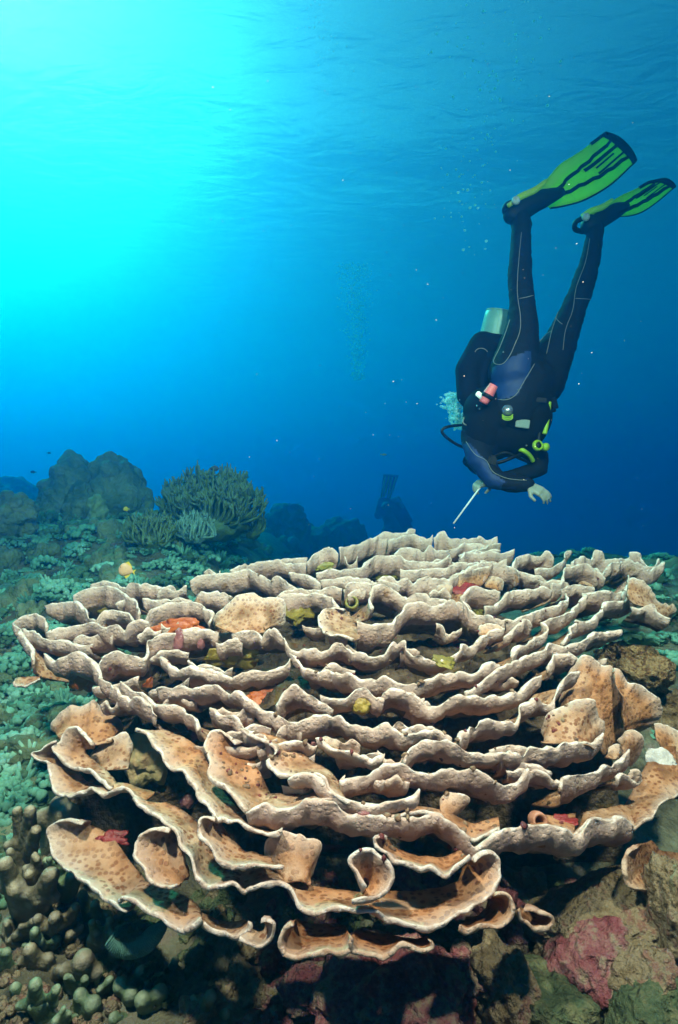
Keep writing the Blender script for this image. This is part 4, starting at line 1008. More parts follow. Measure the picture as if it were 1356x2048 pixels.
# leafy ground cover: thousands of small curled leaves and pebble knobs, one mass
def leaf_template(seed, nl=18):
    r_ = np.random.default_rng(seed); V = []; Fl = []
    for i in range(nl):
        a = r_.uniform(0, 6.28); el = r_.uniform(0.1, 1.3); L_ = r_.uniform(0.28, 0.6); wd = r_.uniform(0.5, 1.0)
        dirv = np.array([math.cos(a) * math.cos(el), math.sin(a) * math.cos(el), math.sin(el)])
        sd = np.cross(dirv, [0, 0, 1]); sd /= np.linalg.norm(sd); nn = np.cross(sd, dirv)
        org = np.array([r_.uniform(-.4, .4), r_.uniform(-.4, .4), 0])
        b = len(V)
        for u in np.linspace(0, 1, 5):
            wv = wd * math.sin(math.pi * min(0.98, 0.12 + 0.80 * u)) ** 0.6
            for s in (-1, -0.33, 0.33, 1):
                V.append(org + dirv * L_ * u + sd * wv * s * 0.6 + nn * (0.25 * u * u * (1 if i % 2 else -1) * L_ + 0.22 * wv * (s * s)) + r_.normal(size=3) * 0.03)
        for u in range(4):
            for s in range(3):
                Fl.append((b + u * 4 + s, b + (u + 1) * 4 + s, b + (u + 1) * 4 + s + 1, b + u * 4 + s + 1))
    return np.array(V), np.array(Fl)
LEAVES = [leaf_template(s) for s in range(5)]
def tuft_template(seed, nk=34):
    r_ = np.random.default_rng(seed); V = []; Fk = []; v, f = ICO[2]; b = 0
    for i in range(nk):
        a = r_.uniform(0, 6.28); q = math.sqrt(r_.random()); c = np.array([q * math.cos(a), q * math.sin(a), 0.6 * math.sqrt(max(0, 1 - q * q)) + r_.uniform(-.05, .12)]); s = r_.uniform(.10, .24)
        V.append(v * s * (1 + 0.35 * fbm(v * 2.2 + i, 2, seed))[:, None] + c); Fk += [tuple(k + b for k in g) for g in f]; b += len(v)
    return np.vstack(V), Fk
TUFTS = [tuft_template(s) for s in range(4)]
def chunk_template(seed):
    v, f = ICO[3]; r_ = np.random.default_rng(seed)
    return v * (1 + 0.5 * fbm(v * 1.5 + seed * 4, 3, seed) + 0.22 * (0.5 - np.abs(fbm(v * 4 + seed, 3, seed))))[:, None] * r_.uniform(.5, 1.1, 3), f
CHUNKS = [chunk_template(s) for s in range(6)]
def knob_template(seed, nk=9):
    r_ = np.random.default_rng(seed); V = []; Fk = []; v, f = ICO[2]
    for i in range(nk):
        c = np.array([r_.uniform(-.7, .7), r_.uniform(-.7, .7), r_.uniform(0, .5)]); s = r_.uniform(.2, .45)
        b = sum(len(x) for x in V); V.append(v * s * np.array([1, 1, 1.3]) + c); Fk += [tuple(k + b for k in q) for q in f]
    return np.vstack(V), np.array(Fk)
KNOBS = [knob_template(s) for s in range(4)]
def finger_template(seed, nk=14):
    r_ = np.random.default_rng(seed); g = Geo()
    for i in range(nk):
        a = r_.uniform(0, 6.28); t = np.array([math.cos(a) * r_.uniform(.1, .8), math.sin(a) * r_.uniform(.1, .8), r_.uniform(.5, 1.1)])
        g.tube([t * 0.15, t * 0.6 + np.array([0, 0, .05]), t], [.13, .11, .06], 5)
    return np.array(g.v), g.f
FINGERS = [finger_template(s) for s in range(3)]
def scatter(name, label, tmpls, pts, sizes, mat, seed):
    r_ = np.random.default_rng(seed); VV = []; FF = []; b = 0
    for (x, y), s in zip(pts, sizes):
        T, Ft = tmpls[r_.integers(len(tmpls))]
        a = r_.uniform(0, 6.28); c, sn = math.cos(a), math.sin(a)
        R = np.array([[c, -sn, 0], [sn, c, 0], [0, 0, r_.uniform(0.7, 1.2)]])
        z = float(ground_z(np.array([x]), np.array([y]))[0]) - 0.15 * s
        VV.append((T @ R.T) * s + np.array([x, y, z])); FF += [tuple(int(i) + b for i in q) for q in Ft]; b += len(T)
    o = mesh_obj(name, np.vstack(VV), FF, mat)
    return tag(o, label, name.replace('_', ' '), kind='stuff')
def spread(n, y0, y1, xfun, seed, smin, smax):
    r_ = np.random.default_rng(seed); pts = []; sz = []
    for i in range(n):
        y = y0 + (y1 - y0) * r_.random() ** 1.25
        lo, hi = xfun(y); x = r_.uniform(lo, hi)
        pts.append((x, y)); sz.append(r_.uniform(smin, smax) * (0.75 + 0.12 * y))
    return pts, sz
left = lambda y: (-0.68 * y - 0.1, min(-0.30 * y + 0.55, -0.45 - 0.02 * y) if y > 2.2 else -0.62 - 0.08 * y)
M_LEAF = mottled('pale_leaf_coral', [(0.3, (0.03, 0.11, 0.08)), (0.5, (0.13, 0.30, 0.22)), (0.7, (0.32, 0.52, 0.42))], scale=6, bump=0.3)
M_LEAFD = mottled('dark_algae', [(0.3, (0.025, 0.06, 0.035)), (0.6, (0.08, 0.15, 0.09))], scale=8, bump=0.3)
p_, s_ = spread(520, 1.25, 5.5, left, 81, 0.02, 0.055); scatter('leafy_ground_cover', 'pale leafy soft coral carpet on the left reef', LEAVES, p_, s_, M_LEAF, 1)
p_, s_ = spread(800, 1.25, 5.5, left, 91, 0.018, 0.07); scatter('soft_coral_cover', 'pale cauliflower soft coral tufts on the left reef', TUFTS, p_, s_, M_LEAF, 11)
p_, s_ = spread(420, 1.1, 5.5, left, 82, 0.03, 0.08); scatter('dark_ground_cover', 'dark curled algae between the pale leaves', LEAVES + TUFTS, p_, s_, M_LEAFD, 2)
p_, s_ = spread(160, 1.1, 6.0, left, 83, 0.03, 0.10); scatter('coral_knob_cover', 'small coral knobs strewn over the left reef', KNOBS + CHUNKS, p_, s_, M_BOULDER, 3)
p_, s_ = spread(110, 1.1, 5.0, left, 84, 0.03, 0.07); scatter('finger_coral_cover', 'short pale finger corals strewn over the left reef', FINGERS, p_, s_, M_LEAF, 4)
right = lambda y: (0.70 + 0.12 * y, 0.75 * y + 0.4)
p_, s_ = spread(240, 1.35, 5.0, right, 85, 0.03, 0.08); scatter('leafy_ground_cover', 'leafy coral carpet on the slope at right', LEAVES + TUFTS, p_, s_, M_LEAF, 5)
p_, s_ = spread(130, 1.2, 5.0, right, 86, 0.04, 0.09); scatter('dark_ground_cover', 'dark algae on the slope at right', LEAVES, p_, s_, M_LEAFD, 6)
p_, s_ = spread(200, 5.0, 14.0, lambda y: (-0.65 * y, 0.65 * y), 87, 0.06, 0.16); scatter('far_ground_cover', 'hazy coral growth on the far seabed', KNOBS + LEAVES, p_, s_, M_BOULDER, 7)
p_, s_ = spread(150, 0.72, 1.35, lambda y: (-0.66 * y, -0.28 - 0.1 * y), 88, 0.012, 0.032); scatter('rubble', 'small rubble and knobs on the lower left slope', KNOBS, p_, s_, M_TANROCK, 8)
p_, s_ = spread(260, 0.72, 1.25, lambda y: (-0.15, 0.72 * y), 89, 0.010, 0.045); scatter('rubble', 'small pink crusted rubble below the coral at right', CHUNKS, p_, s_, M_PINKROCK, 9)
p_, s_ = spread(240, 0.72, 1.25, lambda y: (-0.25, 0.72 * y), 92, 0.008, 0.04); scatter('rubble', 'small tan rubble pieces below the coral', CHUNKS, p_, s_, M_TANROCK, 10)
p_, s_ = spread(120, 0.72, 1.2, lambda y: (-0.7 * y, 0.7 * y), 93, 0.012, 0.04); scatter('rubble', 'dark mossy rubble along the bottom', CHUNKS + TUFTS, p_, s_, M_GREENROCK, 12)

# ruffled teal coral on the right slope
rr0 = empty('ruffled_coral', 'dark teal ruffled coral bank behind the right edge', 'coral', loc=tuple(px(1340, 1300, 2.8)))
M_RUF = mottled('teal_ruffle', [(0.3, (0.06, 0.11, 0.08)), (0.65, (0.20, 0.27, 0.18))], scale=12, bump=0.6)
o0 = np.array(rr0.location[:])
for i in range(16):
    r_ = np.random.default_rng(900 + i)
    y0 = 1125 + i * 13; dd = 3.3 - i * 0.07
    x0 = 1290 + r_.uniform(-15, 25)
    pts = [tuple(px(x0 + k * 26, y0 + r_.uniform(-9, 9) - k * 2, dd + r_.uniform(-.05, .05))) for k in range(8)]
    rim_ = resample(np.array(pts), 70)
    rim_[:, 2] += 0.012 * vnoise(np.stack([np.linspace(0, 14, 70), np.full(70, i * 1.3), np.zeros(70)], 1), 4)
    bas = rim_ + np.array([0, 0.07, -0.12])
    t = np.linspace(0, 1, 6)[None, :, None]
    S = bas[:, None] * (1 - t) + rim_[:, None] * t
    S[:, :, 1] -= 0.03 * np.sin(np.pi * t[:, :, 0]) + 0.02 * vnoise(np.stack([np.broadcast_to(np.linspace(0, 9, 70)[:, None], (70, 6)), np.zeros((70, 6)), np.full((70, 6), i * 2.0)], -1), 6)
    w_ = mesh_obj('plate', S.reshape(-1, 3) - o0, grid_faces(70, 6), M_RUF, rr0)
    md = w_.modifiers.new('thickness', 'SOLIDIFY'); md.thickness = 0.012

# ------------------------------------------------------------------ divers
M_SUIT = plain('black_neoprene', (0.004, 0.006, 0.012), rough=0.8, spec=0.16, bump=0.9, bscale=38)
M_BLUE = plain('blue_neoprene', (0.004, 0.025, 0.12), rough=0.6, spec=0.35, bump=0.15)
M_BLACK = plain('black_rubber', (0.004, 0.005, 0.006), rough=0.55, spec=0.25)
M_FABRIC = plain('black_nylon', (0.004, 0.005, 0.007), rough=0.85, spec=0.1, bump=0.5)
def rubber_translucent(name, col, k):
    m = plain(name, col, rough=0.38, spec=0.5); nt = m.node_tree
    out = [n for n in nt.nodes if n.type == 'OUTPUT_MATERIAL'][0]; p = [n for n in nt.nodes if n.type == 'BSDF_PRINCIPLED'][0]
    t = N(nt, 'ShaderNodeBsdfTranslucent'); t.inputs['Color'].default_value = (*col, 1); mx = N(nt, 'ShaderNodeMixShader'); mx.inputs[0].default_value = k
    nt.links.new(p.outputs[0], mx.inputs[1]); nt.links.new(t.outputs[0], mx.inputs[2]); nt.links.new(mx.outputs[0], out.inputs[0])
    return m
M_LIME = rubber_translucent('lime_plastic', (0.75, 0.95, 0.01), 0.55)
M_LIMEL = rubber_translucent('light_lime_plastic', (0.85, 0.95, 0.08), 0.45)
M_PIPE = plain('grey_piping', (0.20, 0.23, 0.23), rough=0.6)
M_STEEL = plain('steel', (0.65, 0.67, 0.68), rough=0.25, metal=0.9)
M_TANK = plain('water_tinted_tank_paint', (0.16, 0.38, 0.35), rough=0.4)  # white tank, the blue-green tint of the water put into its colour
M_PINK = plain('pink_marker', (0.85, 0.16, 0.17), rough=0.5)
M_YEL = plain('yellow_rubber', (0.30, 0.50, 0.02), rough=0.45)
M_SKIN = plain('pale_glove', (0.30, 0.31, 0.27), rough=0.6)
M_WHITE = plain('white_rod', (0.85, 0.86, 0.84), rough=0.35)
M_LENS = plain('mask_lens', (0.03, 0.05, 0.06), rough=0.08, spec=0.8)

DD = 2.8
def Q(x, y, dd=0.0): return px(x, y, DD + dd)
diver_loc = Q(1040, 780)
diver = empty('person', 'scuba diver in black wetsuit and lime fins hanging head down above the coral', 'person', loc=tuple(diver_loc))
caps = [
    # near leg
    (Q(1043, 452, -.02), Q(1041, 500, -.03), .046, .050), (Q(1041, 500, -.03), Q(1040, 552, -.05), .050, .059), (Q(1040, 552, -.05), Q(1045, 615, -.07), .059, .060),
    (Q(1045, 615, -.07), Q(1043, 665, -.07), .062, .080), (Q(1043, 665, -.07), Q(1027, 745, -.04), .082, .120),
    # far leg
    (Q(1190, 470, .16), Q(1182, 515, .15), .043, .049), (Q(1182, 515, .15), Q(1166, 570, .14), .050, .060), (Q(1166, 570, .14), Q(1142, 632, .12), .060, .064),
    (Q(1142, 632, .12), Q(1118, 690, .10), .066, .084), (Q(1118, 690, .10), Q(1078, 765, .06), .086, .125),
    # trunk
    (Q(1027, 745, -.04), Q(1078, 765, .06), .12, .12), (Q(1045, 765, 0), Q(1020, 820, -.02), .145, .140), (Q(1062, 780, .02), Q(1045, 845, .02), .12, .12),
    (Q(1015, 820, 0), Q(985, 868, .03), .140, .135), (Q(1040, 840, .02), Q(1028, 872, .04), .125, .11), (Q(960, 868, .04), Q(1040, 880, .06), .085, .085),
    (Q(985, 880, .10), Q(972, 905, .26), .075, .065),
    # near arm: shoulder, elbow, wrist
    (Q(950, 872, .0), Q(958, 915, -.06), .072, .062), (Q(958, 915, -.06), Q(988, 958, -.12), .062, .048), (Q(988, 958, -.12), Q(1020, 967, -.15), .047, .044), (Q(1020, 967, -.15), Q(1054, 969, -.17), .044, .035),
    # far arm
    (Q(1052, 880, .06), Q(1075, 915, .06), .062, .055), (Q(1075, 915, .06), Q(1078, 938, .04), .055, .044), (Q(1078, 938, .04), Q(1030, 952, .01), .043, .038), (Q(1030, 952, .01), Q(982, 964, -.02), .038, .030),
    # feet inside the fins
    (Q(1043, 452, -.02), Q(1038, 425, .0), .048, .05), (Q(1038, 425, .0), Q(1090, 398, .02), .046, .036), (Q(1190, 470, .16), Q(1190, 448, .17), .044, .046), (Q(1190, 448, .17), Q(1228, 425, .19), .042, .032)]
body = fuse('body', caps, 0.011, [M_SUIT, M_BLUE], diver, diver_loc, 8)
_n = len(body.data.vertices); _co = np.empty(_n * 3, np.float32); body.data.vertices.foreach_get('co', _co); _co = _co.reshape(-1, 3)
_no = np.empty(_n * 3, np.float32); body.data.vertices.foreach_get('normal', _no); _no = _no.reshape(-1, 3)
_cr = 0.0045 * (0.5 - np.abs(fbm(_co * np.array([9, 9, 26]), 3, 55))) + 0.002 * fbm(_co * 30, 2, 56)      # soft creases in the neoprene
body.data.vertices.foreach_set('co', (_co + _no * _cr[:, None]).ravel()); body.data.update()
def inpoly(x, y, poly):
    c = False; j = len(poly) - 1
    for i in range(len(poly)):
        if (poly[i][1] > y) != (poly[j][1] > y) and x < (poly[j][0] - poly[i][0]) * (y - poly[i][1]) / (poly[j][1] - poly[i][1]) + poly[i][0]: c = not c
        j = i
    return c
panels = [[(985, 735), (1005, 727), (1025, 712), (1062, 700), (1060, 745), (1035, 790), (1000, 800), (975, 800)], [(915, 885), (938, 885), (972, 922), (985, 945), (1010, 962), (1000, 985), (960, 980)]]
for p in body.data.polygons:
    c = p.center + diver_loc
    X = CX + c.x / c.y * LENS_PX; Y = CY - (c.z - CAM_Z) / c.y * LENS_PX
    if c.y < DD + 0.06 and any(inpoly(X, Y, g) for g in panels): p.material_index = 1
body_bvh = world_bvh([body], np.array(diver_loc[:]))
def on_body(pts, lift=0.003):
    out = []
    for x, y in pts:
        loc, nr = hit(body_bvh, x, y)
        if loc is not None: out.append(np.array(loc + nr * lift - diver_loc))
    return out
def crop_pts(ox, oy, s, txt): return [(ox + float(t.split(',')[0]) / s, oy + float(t.split(',')[1]) / s) for t in txt.split()]
def dense(pts, k=5):
    q = resample(np.c_[np.array(pts), np.zeros(len(pts))], len(pts) * k); return [tuple(a[:2]) for a in q]
for txt, cr in [('500,615 490,720 480,850 480,960 495,1080 490,1160 455,1250', (860, 240, 2.734)), ('875,650 850,780 800,920 780,1040 740,1150 725,1258', (860, 240, 2.734)),
                ('690,400 640,520 580,590 510,575 560,460 610,330 640,240', (860, 580, 3.988)), ('715,70 770,60 820,45', (860, 580, 3.988)), ('830,590 760,710 690,830 620,875 540,875', (860, 580, 3.988)),
                ('1035,140 1010,220 970,340 930,510', (860, 580, 3.988)), ('870,410 920,360 970,330', (860, 580, 3.988)), ('1160,70 1220,72 1290,75', (860, 580, 3.988)), ('1000,220 1030,255 1055,275', (860, 580, 3.988)),
                ('290,1210 360,1310 450,1365 500,1450 600,1500 690,1515 770,1520', (860, 580, 3.988))]:
    pts = on_body(dense(crop_pts(*cr, txt)))
    if len(pts) > 3: Geo().tube(pts, 0.0016, 5).build('piping', M_PIPE, body)

# head: hood, mask and mouthpiece, tucked down behind the chest and turned to the reef
hc = Q(962, 908, .32)
hv, hf = ICO[4]
H_ = hv * np.array([0.078, 0.098, 0.112]); H_[:, 1] *= 1 - 0.12 * np.clip(-hv[:, 2], 0, 1); H_[:, 2] += 0.01 * (hv[:, 1] < 0)
face = np.clip(1 - ((hv[:, 0] / 0.55) ** 2 + ((hv[:, 2] - 0.05) / 0.6) ** 2), 0, 1) * (hv[:, 1] > 0)
H_[:, 1] -= 0.012 * face
nose = np.exp(-((hv[:, 0] / 0.16) ** 2 + ((hv[:, 2] + 0.02) / 0.22) ** 2)) * (hv[:, 1] > 0); H_[:, 1] += 0.022 * nose
head = mesh_obj('head', H_, hf, [M_SUIT, M_SKIN], diver)
for p in head.data.polygons:
    c = p.center
    if c.y > 0.045 and abs(c.x) < 0.05 and abs(c.z - 0.005) < 0.07: p.material_index = 1
head.location = hc - diver_loc; head.rotation_euler = (math.radians(158), math.radians(12), math.radians(25))
gm = Geo()
for sx in (-1, 1):
    gm.add([((sx * 0.032) + a * 0.027, 0.095 + 0.012 * t, 0.022 + b * 0.022) for t in (0, 1) for a, b in ((-1, -.8), (1, -.8), (1, 1), (-1, 1))], [(0, 1, 2, 3)[::-1], (4, 5, 6, 7), (0, 1, 5, 4), (1, 2, 6, 5), (2, 3, 7, 6), (3, 0, 4, 7)])
gm.build('mask_lens', M_LENS, head, smooth=False)
Geo().tube([(math.cos(a) * 0.084, math.sin(a) * 0.105, 0.025) for a in np.linspace(0, 2 * math.pi, 25)], 0.009, 6).build('mask_strap', M_BLACK, head)
Geo().tube([(0, 0.09, -0.055), (0, 0.125, -0.055)], [0.03, 0.036], 14).build('regulator', M_BLACK, head)

# hands with five fingers
def hand(name, wrist, toward, back, mat, curl, scale=1.0, thumb=1):
    w = Vector(wrist); f_ = Vector(toward).normalized(); u = Vector(back); u = (u - f_ * u.dot(f_)).normalized(); s = f_.cross(u)
    sc = scale; caps = []
    for k in (-1.2, -0.4, 0.4, 1.2):
        caps.append((w + f_ * 0.0 * sc + s * k * 0.012 * sc, w + f_ * 0.085 * sc + s * k * 0.021 * sc, 0.017 * sc, 0.014 * sc))
    for k, (off, ln) in enumerate([(-1.25, .062), (-0.42, .074), (0.42, .07), (1.25, .054)]):
        p = w + f_ * 0.088 * sc + s * off * 0.021 * sc; a = curl * 0.35 + 0.08 * k; seg = ln * sc / 2.2
        for j in range(3):
            dv = f_ * math.cos(a) - u * math.sin(a) + s * 0.06 * off
            q = p + dv * seg * (0.8 if j else 1.0); caps.append((p, q, (0.0098 - 0.0012 * j) * sc, (0.0088 - 0.0012 * j) * sc)); p = q; a += curl
    p = w + f_ * 0.03 * sc + s * thumb * 0.028 * sc
    q = p + (f_ * 0.6 + s * thumb * 0.7 - u * 0.35).normalized() * 0.04 * sc; caps.append((p, q, .0135 * sc, .0115 * sc))
    caps.append((q, q + (f_ * 0.8 + s * thumb * 0.1 - u * 0.6 * curl).normalized() * 0.032 * sc, .0112 * sc, .0092 * sc))
    return fuse(name, caps, 0.0042, mat, diver, diver_loc, 4)
hand('hand', Q(1054, 969, -.17), (0.8, -0.35, -0.5), (0.2, -0.8, 0.5), M_SKIN, 0.38, 0.80, 1)
hand('hand', Q(984, 964, -.02), (-0.95, -0.35, -0.15), (0.0, -0.5, 0.85), M_SKIN, 0.9, 0.8, -1)
# the pointer rod in the hand is a thing of its own
rod_loc = Q(962, 975, -.05)
rod = Geo().tube([Q(966, 968, -.05) - rod_loc + Vector((0.02, 0, 0.03)), Q(907, 1047, -.12) - rod_loc], [0.0045, 0.0036], 8).build('pointer_rod', M_WHITE)
rod.location = rod_loc
tag(rod, 'thin white pointer rod held in the diver\'s hand above the coral', 'rod')

# tank on the back
t0, t1 = Q(1003, 622, .16), Q(958, 800, .24)
ax = (t1 - t0).normalized()
tank = empty('scuba_tank', None, None) if False else None
prof = [(0.0, 0.004), (0.060, 0.000), (0.074, 0.006), (0.080, 0.018), (0.0805, 0.05), (0.0805, 0.36), (0.076, 0.40), (0.055, 0.445), (0.025, 0.465), (0.022, 0.50), (0.0, 0.50)]
nT = 36; Rm = ax.to_track_quat('Z', 'Y').to_matrix()
VT = [Rm @ Vector((r * math.cos(a), r * math.sin(a), h)) for r, h in prof for a in np.linspace(0, 2 * math.pi, nT, endpoint=False)]
FT = [(i * nT + k, i * nT + (k + 1) % nT, (i + 1) * nT + (k + 1) % nT, (i + 1) * nT + k) for i in range(len(prof) - 1) for k in range(nT)]
tank = mesh_obj('tank', VT, FT, M_TANK, diver); tank.location = t0 - diver_loc
Geo().tube([Rm @ Vector((0.0825 * math.cos(a), 0.0825 * math.sin(a), 0.20)) for a in np.linspace(0, 2 * math.pi, 37)], 0.006, 6).build('tank_band', M_BLACK, tank)
Geo().tube([Rm @ Vector((0.076 * math.cos(a), 0.076 * math.sin(a), 0.008)) for a in np.linspace(0, 2 * math.pi, 37)], 0.004, 6).build('boot_rim', M_TANK, tank)
# buoyancy jacket: bulging wing and vest
fuse('buoyancy_wing', [(Q(1012, 690, .10), Q(965, 690, .12), .050, .066), (Q(965, 690, .12), Q(936, 740, .10), .070, .066), (Q(936, 740, .10), Q(936, 790, .08), .066, .058), (Q(936, 790, .08), Q(958, 822, .06), .056, .05),
      (Q(965, 720, .14), Q(960, 790, .12), .08, .07)], 0.010, M_FABRIC, diver, diver_loc, 8)
fuse('vest', [(Q(1050, 835, -.0), Q(975, 822, -.01), .130, .120), (Q(972, 850, -.01), Q(965, 872, -.02), .118, .09), (Q(1045, 850, .0), Q(1040, 872, .02), .125, .10), (Q(1000, 865, -.01), Q(1025, 868, .0), .11, .11)], 0.011, M_FABRIC, diver, diver_loc, 8)
vest_bvh = world_bvh([o for o in diver.children if o.name.split('.')[0] in ('vest', 'body', 'buoyancy_wing')], np.array(diver_loc[:]))
def on_front(x, y, lift=0.01):
    loc, nr = hit(vest_bvh, x, y)
    if loc is None: loc = Q(x, y, -.02); nr = Vector((0, -1, 0))
    return loc + nr * lift - diver_loc, nr
Geo().tube([on_front(922 + 12 * math.cos(a) + 40, 706 - 9 * math.sin(a), .004)[0] for a in np.linspace(0.2, 3.0, 9)], 0.0022, 5).build('wing_stitching', M_PIPE, diver)
def hose(name, pts, r, mat): return Geo().tube([p if isinstance(p, Vector) else p for p in pts], r, 8, 40).build(name, mat, diver)
def D_(x, y, dd): return Q(x, y, dd) - diver_loc
hose('hose', [D_(940, 900, .05), D_(912, 888, .02), D_(890, 872, -.02), D_(884, 860, -.03), D_(898, 853, -.02), D_(922, 850, .06)], 0.0075, M_BLACK)
hose('hose', [D_(985, 915, -.05), D_(1010, 905, -.08), D_(1035, 915, -.06), D_(1058, 925, 0)], 0.007, M_BLACK)
hose('hose', [D_(985, 928, -.08), D_(1008, 922, -.09), D_(1030, 913, -.08), D_(1052, 908, -.02), D_(1066, 920, 0)], 0.0085, M_BLACK)
hose('hose', [D_(1068, 845, -.06), D_(1078, 860, -.09), D_(1077, 885, -.1)], 0.008, M_BLACK)
hose('hose', [D_(928, 835, -.02), D_(926, 845, -.06), D_(934, 850, -.05), D_(940, 838, -.03)], 0.0035, M_PIPE)
hose('yellow_hose', [D_(1098, 805, -.06), D_(1095, 835, -.08), D_(1089, 868, -.09)], 0.012, M_YEL)
hose('yellow_hose', [D_(1036, 898, -.05), D_(1048, 902, -.07), D_(1060, 912, -.05), D_(1066, 922, -.03)], 0.011, M_YEL)
def lathe(name, prof, loc, axis, mat, parent=diver, n=20):
    R = Vector(axis).to_track_quat('Z', 'Y').to_matrix()
    V = [R @ Vector((r * math.cos(a), r * math.sin(a), h)) for r, h in prof for a in np.linspace(0, 2 * math.pi, n, endpoint=False)]
    Fq = [(i * n + k, i * n + (k + 1) % n, (i + 1) * n + (k + 1) % n, (i + 1) * n + k) for i in range(len(prof) - 1) for k in range(n)]
    o = mesh_obj(name, V, Fq, mat, parent); o.location = loc; return o
oc = lathe('octopus_regulator', [(0, -.015), (.019, -.015), (.026, -.006), (.027, .005), (.023, .011), (.019, .012), (.016, .008), (0, .009)], D_(1075, 891, -.10), (0.35, -1, 0.1), M_YEL)
lathe('purge_cover', [(0, .009), (.015, .0095), (.012, .014), (0, .016)], (0, 0, 0), (0.35, -1, 0.1), M_BLACK, oc)
lathe('octopus_regulator', [(0, -.02), (.016, -.02), (.02, 0), (.017, .012), (0, .014)], D_(1091, 894, -.07), (0.5, -1, 0.0), M_YEL)
l0, nr0 = on_front(1015, 822, .02)
gg = lathe('gauge', [(0, -.02), (.024, -.02), (.026, -.002), (.023, .008), (0, .010)], l0, nr0, M_STEEL)
for k in range(3): Geo().tube([D_(1015 + 11 * math.cos(a), 827 + 3.2 * k + 7 * math.sin(a), l0.y + diver_loc.y - DD - .022) for a in np.linspace(0.25, math.pi - 0.25, 9)], 0.0028, 6).build('gauge_ring', M_YEL, gg).location = -l0
def strap_box(name, x, y, w, h, t, mat, rot=0, lift=.006):
    loc, nr = on_front(x, y, lift)
    bm = bmesh.new(); bmesh.ops.create_cube(bm, size=1.0)
    bmesh.ops.scale(bm, vec=(w, t, h), verts=bm.verts); bmesh.ops.bevel(bm, geom=bm.edges[:], offset=min(t, w, h) * 0.3, segments=2, affect='EDGES')
    me = bpy.data.meshes.new(name); bm.to_mesh(me); bm.free(); me.materials.append(mat)
    o = bpy.data.objects.new(name, me); COL.objects.link(o); o.parent = diver; o.location = loc
    o.rotation_euler = (0, math.radians(rot), 0); return o
pm0, pm1 = D_(988, 770, -.19), D_(966, 806, -.17)
Geo().tube([pm0, pm0.lerp(pm1, .08), pm1], [0.020, 0.026, 0.021], 18, 10).build('marker_roll', M_PINK, diver)
Geo().tube([pm0.lerp(pm1, .52), pm0.lerp(pm1, .72)], [0.0275, 0.0265], 18).build('marker_strap', M_BLACK, diver)
strap_box('buckle', 960, 793, .034, .026, .014, M_STEEL, 40, .012)
strap_box('pocket_flap', 1044, 846, .066, .040, .008, plain('grey_reflector', (0.20, 0.26, 0.24), rough=0.5), 8)
strap_box('pouch', 1104, 808, .045, .08, .05, M_FABRIC, -12, .0)
strap_box('weight_belt_buckle', 1078, 800, .06, .022, .01, M_BLACK, 4)
strap_box('shoulder_buckle', 984, 922, .04, .05, .03, M_BLACK, 20, .0)
for (x, y) in ((955, 812), (960, 818), (989, 915), (1052, 890), (1036, 780), (1008, 705)): lathe('stud', [(0, -.004), (.005, -.004), (.005, .002), (0, .004)], on_front(x, y, .004)[0], (0, -1, .2), M_STEEL, n=10)

